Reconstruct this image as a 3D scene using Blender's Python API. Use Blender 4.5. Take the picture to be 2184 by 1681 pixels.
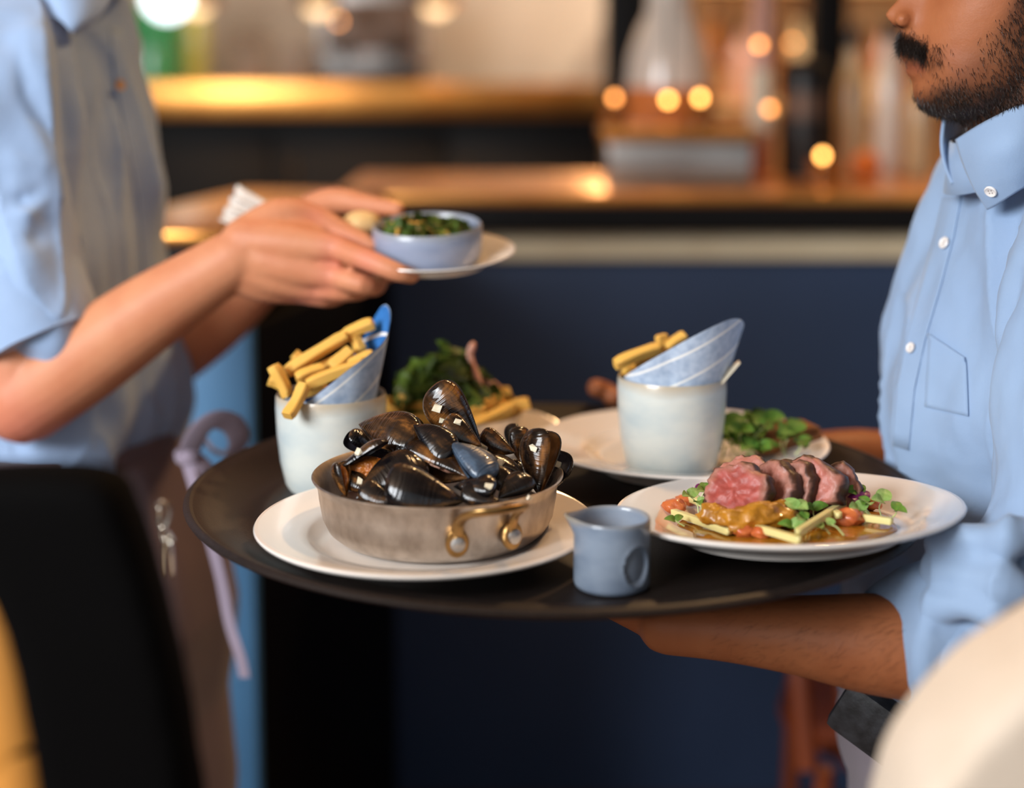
import bpy, bmesh, math, random
import numpy as np
from mathutils import Vector, Matrix, noise, Euler, Quaternion
R = math.radians
PI = math.pi
rnd = random.Random(7)
for o in list(bpy.data.objects):
    bpy.data.objects.remove(o)
scene = bpy.context.scene
C = scene.collection

# ------------------------------------------------------------------ camera
FPX = 3200.0
PITCH = R(6.0)
CAMZ = 1.5
CY = 150 + FPX * math.tan(PITCH)
cam_data = bpy.data.cameras.new('camera')
cam = bpy.data.objects.new('camera', cam_data)
C.objects.link(cam)
cam.location = (0, 0, CAMZ)
cam.rotation_euler = (R(90) - PITCH, 0, 0)
cam_data.sensor_fit = 'HORIZONTAL'
cam_data.sensor_width = 36.0
cam_data.lens = FPX / 2184 * 36
cam_data.shift_y = (CY - 840.5) / 2184
cam_data.dof.use_dof = True
cam_data.dof.focus_distance = 1.275
cam_data.dof.aperture_fstop = 1.6
cam_data.clip_start = 0.05
scene.camera = cam

# ------------------------------------------------------------------ world, light, exposure
world = bpy.data.worlds.new('daylight')
scene.world = world
world.use_nodes = True
bgn = world.node_tree.nodes['Background']
bgn.inputs['Color'].default_value = (0.92, 0.96, 1.0, 1)
bgn.inputs['Strength'].default_value = 0.46

def area(name, loc, target, size, size_y, power, color):
    l = bpy.data.lights.new(name, 'AREA')
    l.shape = 'RECTANGLE'; l.size = size; l.size_y = size_y
    l.energy = power; l.color = color
    o = bpy.data.objects.new(name, l); C.objects.link(o)
    o.location = loc
    o.rotation_euler = (Vector(target) - Vector(loc)).to_track_quat('-Z', 'Y').to_euler()
    return o
# tall shopfront window behind and beside the camera
area('window_daylight', (-2.3, -0.8, 2.5), (0.1, 1.45, 1.1), 1.6, 1.5, 165, (0.92, 0.96, 1.0))
def spot(name, loc, target, power, color, angle=70, size=0.05, blend=.6):
    l = bpy.data.lights.new(name, 'SPOT'); l.energy = power; l.color = color
    l.spot_size = R(angle); l.spot_blend = blend; l.shadow_soft_size = size
    o = bpy.data.objects.new(name, l); C.objects.link(o); o.location = loc
    o.rotation_euler = (Vector(target) - Vector(loc)).to_track_quat('-Z', 'Y').to_euler()
    return o
def point(name, loc, power, color, size=0.05):
    l = bpy.data.lights.new(name, 'POINT'); l.energy = power; l.color = color; l.shadow_soft_size = size
    o = bpy.data.objects.new(name, l); C.objects.link(o); o.location = loc
    return o
WARM = (1.0, 0.60, 0.27)
spot('warm_fill_spot', (0.75, 2.3, 2.85), (0.15, 1.4, 1.1), 75, WARM, 60, 0.06)  # added spot giving the tray warm light from above and behind
spot('warm_fill_spot', (0.5, 2.5, 2.7), (-0.45, 1.72, 1.25), 14, WARM, 50, 0.06)  # added warm fill on the left waiter's front, for light from the bar
scene.view_settings.view_transform = 'Standard'
scene.view_settings.look = 'None'
scene.view_settings.gamma = 1
scene.view_settings.exposure = 0.22
scene.view_settings.use_curve_mapping = False
scene.cycles.use_denoising = True
scene.cycles.sample_clamp_indirect = 6.0

# ------------------------------------------------------------------ helpers
def P(px, py, Y):
    """world point on the line through a pixel of the photo, at world distance Y"""
    x = (px - 1092) / FPX; y = -(py - CY) / FPX
    d = Vector((x, y * math.sin(PITCH) + math.cos(PITCH), y * math.cos(PITCH) - math.sin(PITCH)))
    return Vector((0, 0, CAMZ)) + d * (Y / d.y)
def PZ(px, py, z):
    """the same, at world height z"""
    x = (px - 1092) / FPX; y = -(py - CY) / FPX
    d = Vector((x, y * math.sin(PITCH) + math.cos(PITCH), y * math.cos(PITCH) - math.sin(PITCH)))
    return Vector((0, 0, CAMZ)) + d * ((z - CAMZ) / d.z)

def proj(p):
    """pixel of a world point"""
    v = Vector(p) - Vector((0, 0, CAMZ))
    dz = v.y * math.cos(PITCH) - v.z * math.sin(PITCH); u = v.y * math.sin(PITCH) + v.z * math.cos(PITCH)
    return 1092 + FPX * v.x / dz, CY - FPX * u / dz
def lin(c):
    return tuple((v / 12.92 if v <= 0.04045 else ((v + 0.055) / 1.055) ** 2.4) for v in c)
def rgb(r, g, b):
    return lin((r / 255, g / 255, b / 255)) + (1.0,)

MATS = {}
def mat(name, color, rough=.5, metal=0.0, var=None, bump=None, sss=0, coat=0, emit=None, spec=.5, trans=0, stretch=(1, 1, 1), sheen=0, attr=None, ior=1.45):
    """principled material; var=(scale, other colour, amount[, detail]); bump=(scale, strength, distance)"""
    m = bpy.data.materials.new(name); m.use_nodes = True
    nt = m.node_tree; N = nt.nodes; L = nt.links
    b = N['Principled BSDF']
    b.inputs['Base Color'].default_value = color
    b.inputs['Roughness'].default_value = rough
    b.inputs['Metallic'].default_value = metal
    b.inputs['Specular IOR Level'].default_value = spec
    b.inputs['IOR'].default_value = ior
    if trans: b.inputs['Transmission Weight'].default_value = trans
    if coat:
        b.inputs['Coat Weight'].default_value = coat
        b.inputs['Coat Roughness'].default_value = 0.08
    if sheen: b.inputs['Sheen Weight'].default_value = sheen
    if sss:
        b.inputs['Subsurface Weight'].default_value = sss
        b.inputs['Subsurface Radius'].default_value = (0.010, 0.004, 0.002)
        b.inputs['Subsurface Scale'].default_value = 1.0
    if emit:
        b.inputs['Emission Color'].default_value = emit[0]
        b.inputs['Emission Strength'].default_value = emit[1]
    tc = N.new('ShaderNodeTexCoord'); mp = N.new('ShaderNodeMapping')
    mp.inputs['Scale'].default_value = stretch
    L.new(tc.outputs['Object'], mp.inputs['Vector'])
    src = None
    if attr:
        a = N.new('ShaderNodeVertexColor'); a.layer_name = attr
        src = a.outputs['Color']
        L.new(src, b.inputs['Base Color'])
    if var:
        n = N.new('ShaderNodeTexNoise'); n.inputs['Scale'].default_value = var[0]
        n.inputs['Detail'].default_value = var[3] if len(var) > 3 else 4
        L.new(mp.outputs['Vector'], n.inputs['Vector'])
        rp = N.new('ShaderNodeMapRange'); rp.inputs[1].default_value = .35; rp.inputs[2].default_value = .68
        rp.inputs[4].default_value = var[2]
        L.new(n.outputs['Fac'], rp.inputs[0])
        mx = N.new('ShaderNodeMix'); mx.data_type = 'RGBA'
        L.new(rp.outputs[0], mx.inputs['Factor'])
        if src: L.new(src, mx.inputs[6])
        else: mx.inputs[6].default_value = color
        mx.inputs[7].default_value = var[1]
        if attr: mx.blend_type = 'MULTIPLY'
        L.new(mx.outputs[2], b.inputs['Base Color'])
    if bump:
        bs = bump if isinstance(bump[0], (tuple, list)) else [bump]
        prev = None
        for (sc, st, di) in bs:
            n2 = N.new('ShaderNodeTexNoise'); n2.inputs['Scale'].default_value = sc; n2.inputs['Detail'].default_value = 5
            L.new(mp.outputs['Vector'], n2.inputs['Vector'])
            bp = N.new('ShaderNodeBump'); bp.inputs['Strength'].default_value = st; bp.inputs['Distance'].default_value = di
            L.new(n2.outputs['Fac'], bp.inputs['Height'])
            if prev: L.new(prev.outputs['Normal'], bp.inputs['Normal'])
            prev = bp
        L.new(prev.outputs['Normal'], b.inputs['Normal'])
    MATS[name] = m
    return m

def put(o, parent=None, label=None, cat=None, group=None, kind=None):
    if o.name not in C.objects: C.objects.link(o)
    if parent is not None:
        o.parent = parent
        o.matrix_parent_inverse = parent['_m'] if False else Matrix.Identity(4)
    if label: o['label'] = label
    if cat: o['category'] = cat
    if group: o['group'] = group
    if kind: o['kind'] = kind
    return o
def thing(name, label, cat, mw=None, group=None):
    o = bpy.data.objects.new(name, None); C.objects.link(o)
    o.empty_display_size = .02
    if mw is not None:
        o.matrix_world = mw if isinstance(mw, Matrix) else Matrix.Translation(mw)
    o['label'] = label; o['category'] = cat
    if group: o['group'] = group
    return o

class MB:
    """collects vertices and faces, then links them as one mesh object"""
    def __init__(s): s.v = []; s.f = []; s.m = []
    def add(s, vs, fs, mi=0):
        o = len(s.v); s.v += [Vector(v) for v in vs]
        s.f += [tuple(i + o for i in f) for f in fs]; s.m += [mi] * len(fs)
        return s
    def lathe(s, prof, seg=48, mi=0, M=None, fn=None):
        vs, fs = [], []
        n = len(prof)
        for k in range(seg):
            a = 2 * PI * k / seg
            for (r, z) in prof:
                p = Vector((r * math.cos(a), r * math.sin(a), z))
                if fn: p = fn(p, a)
                vs.append(M @ p if M else p)
        for k in range(seg):
            k2 = (k + 1) % seg
            for i in range(n - 1):
                fs.append((k * n + i, k2 * n + i, k2 * n + i + 1, k * n + i + 1))
        o = len(s.v)
        s.add(vs, fs, mi)
        return s
    def loft(s, rings, mi=0, cap=True, closed=False):
        n = len(rings[0]); vs = [p for r in rings for p in r]; fs = []
        m = len(rings)
        for i in range(m - 1 if not closed else m):
            j = (i + 1) % m
            for k in range(n):
                k2 = (k + 1) % n
                fs.append((i * n + k, i * n + k2, j * n + k2, j * n + k))
        if cap and not closed:
            fs.append(tuple(range(n - 1, -1, -1))); fs.append(tuple((m - 1) * n + k for k in range(n)))
        return s.add(vs, fs, mi)
    def tube(s, pts, rad, seg=10, mi=0, sub=0, flat=None, up=None, cap=True):
        """flat: width/height ratio pairs along up"""
        pts = [Vector(p) for p in pts]
        if not isinstance(rad, (list, tuple)): rad = [rad] * len(pts)
        if sub: pts, rad = spline(pts, rad, sub)
        rings = []
        t0 = (pts[1] - pts[0]).normalized()
        u = Vector(up) if up is not None else (Vector((0, 0, 1)) if abs(t0.z) < .9 else Vector((1, 0, 0)))
        u = (u - t0 * u.dot(t0)).normalized()
        for i, p in enumerate(pts):
            a = pts[max(i - 1, 0)]; b = pts[min(i + 1, len(pts) - 1)]
            t = (b - a).normalized()
            u = (u - t * u.dot(t)).normalized()
            w = t.cross(u)
            r = rad[i]
            fu = flat if flat else 1.0
            rings.append([p + u * (math.sin(2 * PI * k / seg) * r * fu) + w * (math.cos(2 * PI * k / seg) * r) for k in range(seg)])
        # rounded ends
        if cap == 'round':
            for end in (0, -1):
                c = pts[end]; t = (pts[end] - pts[1 if end == 0 else -2]).normalized()
                ring = rings[end]; ex = []
                for q in (.5, .85):
                    ex.append([c + (p - c) * math.sqrt(1 - q * q) + t * (q * rad[end]) for p in ring])
                if end == 0: rings = ex[::-1] + rings
                else: rings = rings + ex
        return s.loft(rings, mi, cap=bool(cap))
    def box(s, c, d, M=None, mi=0, bev=0):
        bm = bmesh.new()
        bmesh.ops.create_cube(bm, size=1)
        for v in bm.verts: v.co = Vector((v.co.x * d[0], v.co.y * d[1], v.co.z * d[2]))
        if bev: bmesh.ops.bevel(bm, geom=bm.edges[:], offset=bev, segments=2, affect='EDGES', profile=.6)
        M2 = Matrix.Translation(c) @ (M if M else Matrix.Identity(4))
        bm.verts.index_update()
        s.add([M2 @ v.co for v in bm.verts], [tuple(v.index for v in f.verts) for f in bm.faces], mi)
        bm.free(); return s
    def sphere(s, c, r, M=None, mi=0, u=16, v=10):
        if not isinstance(r, (tuple, list)): r = (r, r, r)
        vs, fs = [], []
        M = M or Matrix.Identity(4)
        for i in range(v + 1):
            th = PI * i / v
            for k in range(u):
                ph = 2 * PI * k / u
                vs.append(Vector(c) + M @ Vector((r[0] * math.sin(th) * math.cos(ph), r[1] * math.sin(th) * math.sin(ph), r[2] * math.cos(th))))
        for i in range(v):
            for k in range(u):
                k2 = (k + 1) % u
                fs.append((i * u + k, (i + 1) * u + k, (i + 1) * u + k2, i * u + k2))
        return s.add(vs, fs, mi)
    def grid(s, fn, nu, nv, mi=0, wrap=False):
        vs = [fn(i / nu, j / nv) for i in range(nu + (0 if wrap else 1)) for j in range(nv + 1)]
        fs = []
        for i in range(nu):
            i2 = (i + 1) % nu if wrap else i + 1
            for j in range(nv):
                fs.append((i * (nv + 1) + j, i2 * (nv + 1) + j, i2 * (nv + 1) + j + 1, i * (nv + 1) + j + 1))
        return s.add(vs, fs, mi)
    def mesh(s, name, mats, smooth=40, weld=True):
        me = bpy.data.meshes.new(name)
        me.from_pydata(s.v, [], s.f)
        if not isinstance(mats, (list, tuple)): mats = [mats]
        for m in mats: me.materials.append(m)
        me.polygons.foreach_set('material_index', s.m)
        bm = bmesh.new(); bm.from_mesh(me)
        if weld: bmesh.ops.remove_doubles(bm, verts=bm.verts, dist=1e-6)
        bmesh.ops.recalc_face_normals(bm, faces=bm.faces)
        bm.to_mesh(me); bm.free()
        if smooth:
            me.shade_smooth(); me.set_sharp_from_angle(angle=R(smooth))
        me.update()
        return me
    def build(s, name, mats, parent=None, smooth=40, mw=None, world=False, sub=0, solid=0, weld=True, **kw):
        me = s.mesh(name, mats, smooth, weld)
        o = bpy.data.objects.new(name, me); C.objects.link(o)
        if parent is not None:
            o.parent = parent
            if world:
                o.matrix_parent_inverse = parent.matrix_world.inverted() if parent.parent is None else (parent.parent.matrix_world @ parent.matrix_parent_inverse @ parent.matrix_basis).inverted()
        if mw is not None: o.matrix_basis = mw if isinstance(mw, Matrix) else Matrix.Translation(mw)
        if solid:
            q = o.modifiers.new('solid', 'SOLIDIFY'); q.thickness = solid; q.offset = 0
        if sub:
            q = o.modifiers.new('sub', 'SUBSURF'); q.levels = sub; q.render_levels = sub
        for k, v in kw.items():
            o['category' if k == 'cat' else k] = v
        return o

def spline(pts, rad, sub):
    """Catmull-Rom through points, radii along"""
    op, orr = [], []
    n = len(pts)
    for i in range(n - 1):
        p0 = pts[max(i - 1, 0)]; p1 = pts[i]; p2 = pts[i + 1]; p3 = pts[min(i + 2, n - 1)]
        r0 = rad[max(i - 1, 0)]; r1 = rad[i]; r2 = rad[i + 1]; r3 = rad[min(i + 2, n - 1)]
        for j in range(sub):
            t = j / sub
            h = lambda a, b, c, d: .5 * ((2 * b) + (c - a) * t + (2 * a - 5 * b + 4 * c - d) * t * t + (-a + 3 * b - 3 * c + d) * t ** 3)
            op.append(h(p0, p1, p2, p3)); orr.append(h(r0, r1, r2, r3))
    op.append(pts[-1]); orr.append(rad[-1])
    return op, orr
def interp(x, tab):
    if x <= tab[0][0]: return tab[0][1]
    for (a, va), (b, vb) in zip(tab, tab[1:]):
        if x <= b:
            t = (x - a) / (b - a); return va + (vb - va) * t
    return tab[-1][1]
def copy_part(src, parent, mw=None):
    c = src.copy(); C.objects.link(c); c.parent = parent
    if mw is not None: c.matrix_basis = mw
    return c
def linked(name, me, parent=None, mw=None, **kw):
    o = bpy.data.objects.new(name, me); C.objects.link(o)
    if parent is not None: o.parent = parent
    if mw is not None: o.matrix_basis = mw if isinstance(mw, Matrix) else Matrix.Translation(mw)
    for k, v in kw.items():
        o['category' if k == 'cat' else k] = v
    return o
def frame(p, xdir, zdir):
    """matrix with local X along xdir and local Z near zdir"""
    x = Vector(xdir).normalized(); z = Vector(zdir); z = (z - x * z.dot(x)).normalized(); y = z.cross(x)
    return Matrix(((x.x, y.x, z.x, p[0]), (x.y, y.y, z.y, p[1]), (x.z, y.z, z.z, p[2]), (0, 0, 0, 1)))
def voxel(mb, vox, iters=6, fac=.5):
    """union of closed shapes as one continuous mesh"""
    me = bpy.data.meshes.new('tmp'); me.from_pydata(mb.v, [], mb.f)
    bm = bmesh.new(); bm.from_mesh(me); bmesh.ops.recalc_face_normals(bm, faces=bm.faces); bm.to_mesh(me); bm.free()
    o = bpy.data.objects.new('tmp', me); C.objects.link(o)
    q = o.modifiers.new('r', 'REMESH'); q.mode = 'VOXEL'; q.voxel_size = vox; q.use_smooth_shade = True
    if iters:
        q = o.modifiers.new('s', 'SMOOTH'); q.factor = fac; q.iterations = iters
    dg = bpy.context.evaluated_depsgraph_get()
    out = bpy.data.meshes.new_from_object(o.evaluated_get(dg))
    bpy.data.objects.remove(o)
    return out
def coords(me):
    a = np.empty(len(me.vertices) * 3); me.vertices.foreach_get('co', a); return a.reshape(-1, 3)
def normals(me):
    a = np.empty(len(me.vertices) * 3); me.vertices.foreach_get('normal', a); return a.reshape(-1, 3)
def setco(me, a):
    me.vertices.foreach_set('co', a.ravel()); me.update()
def segdist(a, p, q):
    p = np.array(p); q = np.array(q); d = q - p
    t = np.clip(((a - p) @ d) / max(d @ d, 1e-12), 0, 1)
    return np.linalg.norm(a - (p + t[:, None] * d), axis=1), t
def folds(me, lines):
    """raise or sink the cloth along polylines: (points, height, width)"""
    a = coords(me); n = normals(me); off = np.zeros(len(a))
    for pts, amp, wid in lines:
        best = np.full(len(a), 9.0); tt = np.zeros(len(a)); k = len(pts) - 1
        for i in range(k):
            d, t = segdist(a, pts[i], pts[i + 1])
            m = d < best; best[m] = d[m]; tt[m] = (i + t[m]) / k
        taper = np.clip(np.sin(PI * np.clip(tt, .03, .97)), 0, 1) ** .6
        off += amp * taper * np.exp(-(best / wid) ** 2)
    setco(me, a + n * off[:, None])
def rumple(me, amp, scale, stretch=(1, 1, 1), seed=0, ridge=False):
    a = coords(me); n = normals(me); off = np.empty(len(a))
    for i, p in enumerate(a):
        off[i] = noise.noise(Vector((p[0] * scale * stretch[0] + seed, p[1] * scale * stretch[1], p[2] * scale * stretch[2])))
    if ridge: off = .5 - np.sqrt(np.abs(off) + .002) * 1.6
    setco(me, a + n * (off * amp)[:, None])
def vcol(me, fn, name='tint'):
    a = coords(me); col = np.asarray(fn(a))
    if col.shape[1] == 3: col = np.hstack([col, np.ones((len(col), 1))])
    at = me.color_attributes.new(name, 'FLOAT_COLOR', 'POINT')
    at.data.foreach_set('color', col.astype(np.float32).ravel())
# ------------------------------------------------------------------ materials
mat('navy', rgb(56, 73, 104), .5, var=(3, rgb(48, 64, 92), .6), bump=(60, .05, .002))
mat('blue_paint', rgb(88, 140, 184), .5, var=(4, rgb(78, 128, 172), .6), bump=(60, .05, .002))
mat('black_lacquer', rgb(13, 10, 9), .55, spec=.2, var=(6, rgb(18, 14, 12), .5))
mat('brass', rgb(214, 150, 78), .28, 1.0, var=(9, rgb(190, 124, 60), .7), bump=(40, .04, .002))
mat('brass_worn', rgb(176, 138, 86), .34, 1.0, var=(60, rgb(138, 104, 62), .8), bump=(200, .08, .0005))
mat('tan_strip', rgb(240, 218, 180), .6, var=(8, rgb(226, 200, 160), .6))
mat('greige', rgb(206, 190, 172), .75, var=(1.2, rgb(160, 142, 126), .8), bump=(30, .1, .004))
mat('dark_wall', rgb(74, 62, 54), .8, var=(2, rgb(58, 48, 42), .7))
mat('ceiling_paint', rgb(205, 176, 146), .9, var=(2, rgb(196, 164, 134), .5))
mat('floor_wood', rgb(96, 64, 42), .5, var=(5, rgb(66, 42, 28), .8), stretch=(6, 1, 1), bump=(60, .1, .002))
mat('steel', rgb(196, 190, 184), .3, 1.0, var=(20, rgb(160, 154, 150), .6), stretch=(1, 1, 6), bump=(150, .05, .0005))
mat('amber_wood', rgb(230, 188, 132), .5, var=(4, rgb(204, 156, 100), .8), stretch=(1, 1, 5))
mat('black_plastic', rgb(16, 14, 14), .4)
mat('bulb_warm', rgb(255, 210, 150), .4, emit=(rgb(255, 176, 88), 13))
mat('bulb_soft', rgb(255, 200, 140), .4, emit=(rgb(255, 160, 80), 7))
mat('globe_white', rgb(250, 252, 255), .4, emit=(rgb(236, 250, 255), 3.2))
mat('shade_glow', rgb(255, 226, 190), .5, emit=(rgb(255, 214, 160), 2.2))

# ------------------------------------------------------------------ room
def slab(name, c, d, m, **kw):
    return MB().box(c, d).build(name, MATS[m], None, 0, kind='structure', **kw)
floor_o = slab('floor', (0, 2.5, -.05), (8, 10, .1), 'floor_wood', label='dark brown timber floor of the dining room', category='floor')
for i in range(34):
    bx = MB().box((0, 0, 0), (.225, 9.8, .012), bev=.003)
    o = bx.build('plank', MATS['floor_wood'], floor_o, 30, mw=Vector((-3.85 + i * .232, 2.5, .006)))
slab('wall_back', (0, 6.75, 1.5), (8, .1, 3.1), 'greige', label='pale greige wall behind the back bar', category='wall')
slab('wall_left', (-4.05, 2.5, 1.5), (.1, 10, 3.1), 'dark_wall', label='dark brown side wall beyond the standing waiter', category='wall')
slab('wall_right', (4.05, 2.5, 1.5), (.1, 10, 3.1), 'dark_wall', label='dark brown side wall beyond the bearded waiter', category='wall')
slab('ceiling', (0, 2.9, 3.05), (8, 9.2, .1), 'ceiling_paint', label='warm cream plastered ceiling', category='ceiling')

# ------------------------------------------------------------------ bar, with a return towards the camera
BZ = 1.262
YB = 2.9
bar = thing('bar_counter', 'navy bar counter with brass top and a blue ended return', 'bar counter', Vector((0.8, YB + .4, 0)))
def part(name, c, d, m, parent, bev=.004, rz=0, **kw):
    o = MB().box((0, 0, 0), d, bev=bev).build(name, MATS[m], parent, 40, **kw)
    o.matrix_basis = Matrix.Translation(Vector(c) - parent.matrix_world.translation) @ Matrix.Rotation(rz, 4, 'Z')
    return o
part('counter_top', (1.3, YB + .30, BZ - .01), (3.3, .64, .02), 'brass', bar)
part('counter_edge', (1.3, YB + .01, BZ - .0475), (3.3, .06, .055), 'black_lacquer', bar)
part('lit_tan_strip', (1.3, YB + .05, BZ - .104), (3.26, .03, .058), 'tan_strip', bar)  # no lamp; the pale tan stands in for light on this strip
part('carcass', (1.3, YB + .36, .56), (3.2, .5, 1.13), 'black_lacquer', bar)
for i in range(3):
    part('front_panel', (.28 + i * 1.1, YB + .08, .565), (1.098, .03, 1.13), 'navy', bar, bev=.001)
# return towards the camera, slightly splayed
RA = R(-11)
def ret(name, lx, ly, z, d, m):
    c = Vector((-.385, 2.2, 0)) + Matrix.Rotation(RA, 3, 'Z') @ Vector((lx, ly, 0)); c.z = z
    return part(name, c, d, m, bar, rz=RA)
ret('return_top', -.15, .38, BZ - .01, (.32, .8, .02), 'brass')
ret('return_edge', -.15, .38, BZ - .0475, (.30, .78, .055), 'black_lacquer')
ret('return_lit_strip', -.15, .012, BZ - .104, (.29, .024, .058), 'tan_strip')
ret('return_shaded_side', -.012, .40, .56, (.024, .76, 1.12), 'black_lacquer')  # black colour stands in for shade on this side turned from the window
ret('return_carcass', -.15, .42, .56, (.24, .7, 1.12), 'black_lacquer')
ret('return_end_panel', -.15, .015, .56, (.29, .03, 1.12), 'blue_paint')

# ------------------------------------------------------------------ back bar
SZ = 1.45
bb = thing('back_bar', 'black back bar cabinet with a glowing brass shelf edge', 'cabinet', Vector((-.6, 5.9, 0)))
part('shelf', (-.9, 5.95, SZ - .02), (2.7, .66, .04), 'brass', bb)
part('shelf_edge', (-.9, 5.61, SZ - .058), (2.7, .03, .115), 'brass', bb)
for i in range(4):
    cb = part('cabinet_door', (-1.9 + i * .66, 5.72, .66), (.64, .04, 1.24), 'black_lacquer', bb)
    MB().tube([(-.25, -.03, .3), (-.25, -.03, .5)], .007, 8).build('handle', MATS['brass_worn'], cb)
part('carcass', (-.9, 5.98, .67), (2.66, .5, 1.3), 'black_lacquer', bb)
MB().box((0, 0, 1.5), (.15, .15, 3.0), bev=.004).build('pillar', MATS['black_lacquer'], None, 40, mw=Vector((.375, 4.9, 0)), label='black square pillar beside the pale bottle', category='pillar', kind='structure')
MB().box((0, 0, 1.5), (.12, .12, 3.0), bev=.004).build('pillar', MATS['black_lacquer'], None, 40, mw=Vector((1.06, 5.1, 0)), label='black square pillar behind the dark grinder', category='pillar', kind='structure')
bs = thing('bottle_shelf', 'amber timber wall shelving holding bottles behind the bar', 'shelf', Vector((1.5, 6.4, 0)))
part('back_panel', (1.55, 6.6, 1.2), (2.1, .05, 2.4), 'amber_wood', bs)
for z in (.95, 1.35, 1.85, 2.3):
    part('shelf_board', (1.55, 6.42, z), (2.06, .3, .03), 'amber_wood', bs)

def lathe_bottle(name, label, prof, m, p, cat='bottle', group=None, labelm=None, lab=None, cap=None):
    t = thing(name, label, cat, p, group)
    MB().lathe(prof, 28).build('body', MATS[m], t)
    if lab:
        MB().lathe([(lab[0], lab[1]), (lab[0], lab[2])], 28).build('paper_label', MATS[labelm], t)
    if cap:
        z = prof[-1][1]; r = cap[0]
        MB().lathe([(0, z - .01), (r, z - .01), (r, z + cap[1]), (0, z + cap[1])], 20).build('cap', MATS[cap[2]], t)
    return t
mat('glass_green', rgb(60, 150, 96), .15, coat=.4, var=(8, rgb(90, 170, 100), .6))
mat('glass_yellow', rgb(206, 196, 96), .2, coat=.4)
mat('glass_amber', rgb(150, 88, 34), .15, coat=.4)
mat('glass_pale', rgb(226, 214, 200), .22, coat=.5, var=(6, rgb(205, 190, 176), .6))
mat('glass_pink', rgb(214, 160, 140), .2, coat=.4)
mat('glass_beige', rgb(200, 170, 128), .25, coat=.4)
mat('paper_orange', rgb(206, 120, 56), .7)
mat('paper_cream', rgb(226, 214, 190), .8)
mat('orange_fruit', rgb(226, 116, 40), .45, bump=(120, .2, .001))
def bprof(r, h, rn, sh=.62):
    return [(0, 0), (r * .92, 0), (r, .01), (r, h * sh), (r * .9, h * (sh + .07)), (rn * 1.4, h * (sh + .17)), (rn, h * (sh + .24)), (rn, h * .985), (rn * 1.15, h), (0, h)]
# green and yellow bottles at the waiter's chest
q = P(345, 200, 5.85)
lathe_bottle('juice_bottle', 'fat green bottle on the brass back shelf', bprof(.115, .36, .04), 'glass_green', (q.x - .03, 5.85, SZ), cap=(.045, .03, 'glass_yellow'))
q = P(420, 200, 5.95)
lathe_bottle('juice_bottle', 'slim yellow bottle beside the fat green bottle', bprof(.05, .36, .025), 'glass_yellow', (q.x, 5.95, SZ), cap=(.03, .03, 'glass_green'))
# espresso machine
q = P(800, 200, 5.95)
em = thing('espresso_machine', 'steel espresso machine with dark panels on back shelf', 'coffee machine', Vector((q.x, 5.95, SZ)))
mat('warm_dark', rgb(104, 84, 72), .4, .6)
MB().box((0, .02, .2), (.42, .3, .36), bev=.03).build('body', MATS['steel'], em)
MB().box((0, -.14, .22), (.36, .03, .2), bev=.01).build('front_panel', MATS['warm_dark'], em)
MB().box((0, -.13, .03), (.4, .14, .05), bev=.01).build('drip_tray', MATS['black_plastic'], em)
for dx in (-.1, .1):
    g = MB().lathe([(0, 0), (.032, 0), (.035, .05), (0, .05)], 18).build('group_head', MATS['black_plastic'], em, mw=Vector((dx, -.17, .11)))
    MB().tube([(0, 0, .01), (.0, -.1, -.01)], .012, 8).build('portafilter_handle', MATS['black_plastic'], g)
MB().tube([(.2, -.16, .2), (.23, -.2, .14), (.24, -.2, .05)], .006, 8, sub=4).build('steam_wand', MATS['steel'], em)
# pale stacked crockery
mat('china', rgb(226, 218, 208), .3, coat=.3)
ORD = ('bottom', 'second', 'third', 'fourth', 'fifth', 'sixth', 'seventh', 'eighth', 'ninth', 'tenth', 'eleventh', 'twelfth', 'thirteenth')
bowl_me = MB().lathe([(0, 0), (.04, 0), (.075, .03), (.078, .03), (.045, .004), (0, .004)], 28).mesh('stacked_bowl', MATS['china'])
for i, (px, n) in enumerate(((540, 8), (640, 6))):
    q = P(px, 200, 5.9)
    for k in range(n):
        linked('stacked_bowl', bowl_me, None, Vector((q.x, 5.88, SZ + k * .024)), label='%s pale bowl up in the stack beside the %s' % (ORD[k], ('yellow bottle', 'espresso machine')[i]), cat='bowl', group='pale bowls stacked on the back shelf')
# big pale bottle, metal box, jars on the bar
q = P(1425, 300, 3.46)
lathe_bottle('demijohn', 'large pale bottle with orange label standing behind steel box', [(0, 0), (.095, 0), (.102, .016), (.1, .2), (.092, .27), (.072, .33), (.052, .37), (.048, .5), (.054, .52), (0, .52)], 'glass_pale', (q.x, 3.46, BZ), labelm='paper_orange', lab=(.102, .12, .2))
q = P(1435, 300, 3.26)
bxm = thing('steel_box', 'low steel box with a brass lid on the bar', 'box', Vector((q.x, 3.20, BZ)))
MB().box((0, 0, .045), (.3, .2, .09), bev=.008).build('body', MATS['steel'], bxm)
MB().box((0, 0, .105), (.32, .22, .03), bev=.008).build('lid', MATS['brass'], bxm)
q = P(1622, 300, 3.44)
lathe_bottle('spirit_bottle', 'tall pink tinted bottle standing on the brass bar', bprof(.03, .5, .017, .66), 'glass_pink', (q.x, 3.44, BZ), labelm='paper_cream', lab=(.0305, .1, .24))
q = P(1716, 300, 3.36)
gr = thing('coffee_grinder', 'dark cylinder grinder with brown band on the bar', 'grinder', Vector((q.x, 3.36, BZ)))
MB().lathe([(0, 0), (.056, 0), (.056, .13), (0, .13)], 28).build('base', MATS['black_plastic'], gr)
MB().lathe([(.051, .13), (.051, .19)], 28).build('bean_band', MATS['warm_dark'], gr)
MB().lathe([(0, .19), (.056, .19), (.056, .24), (.04, .26), (0, .265)], 28).build('hopper_lid', MATS['black_plastic'], gr)
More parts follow.
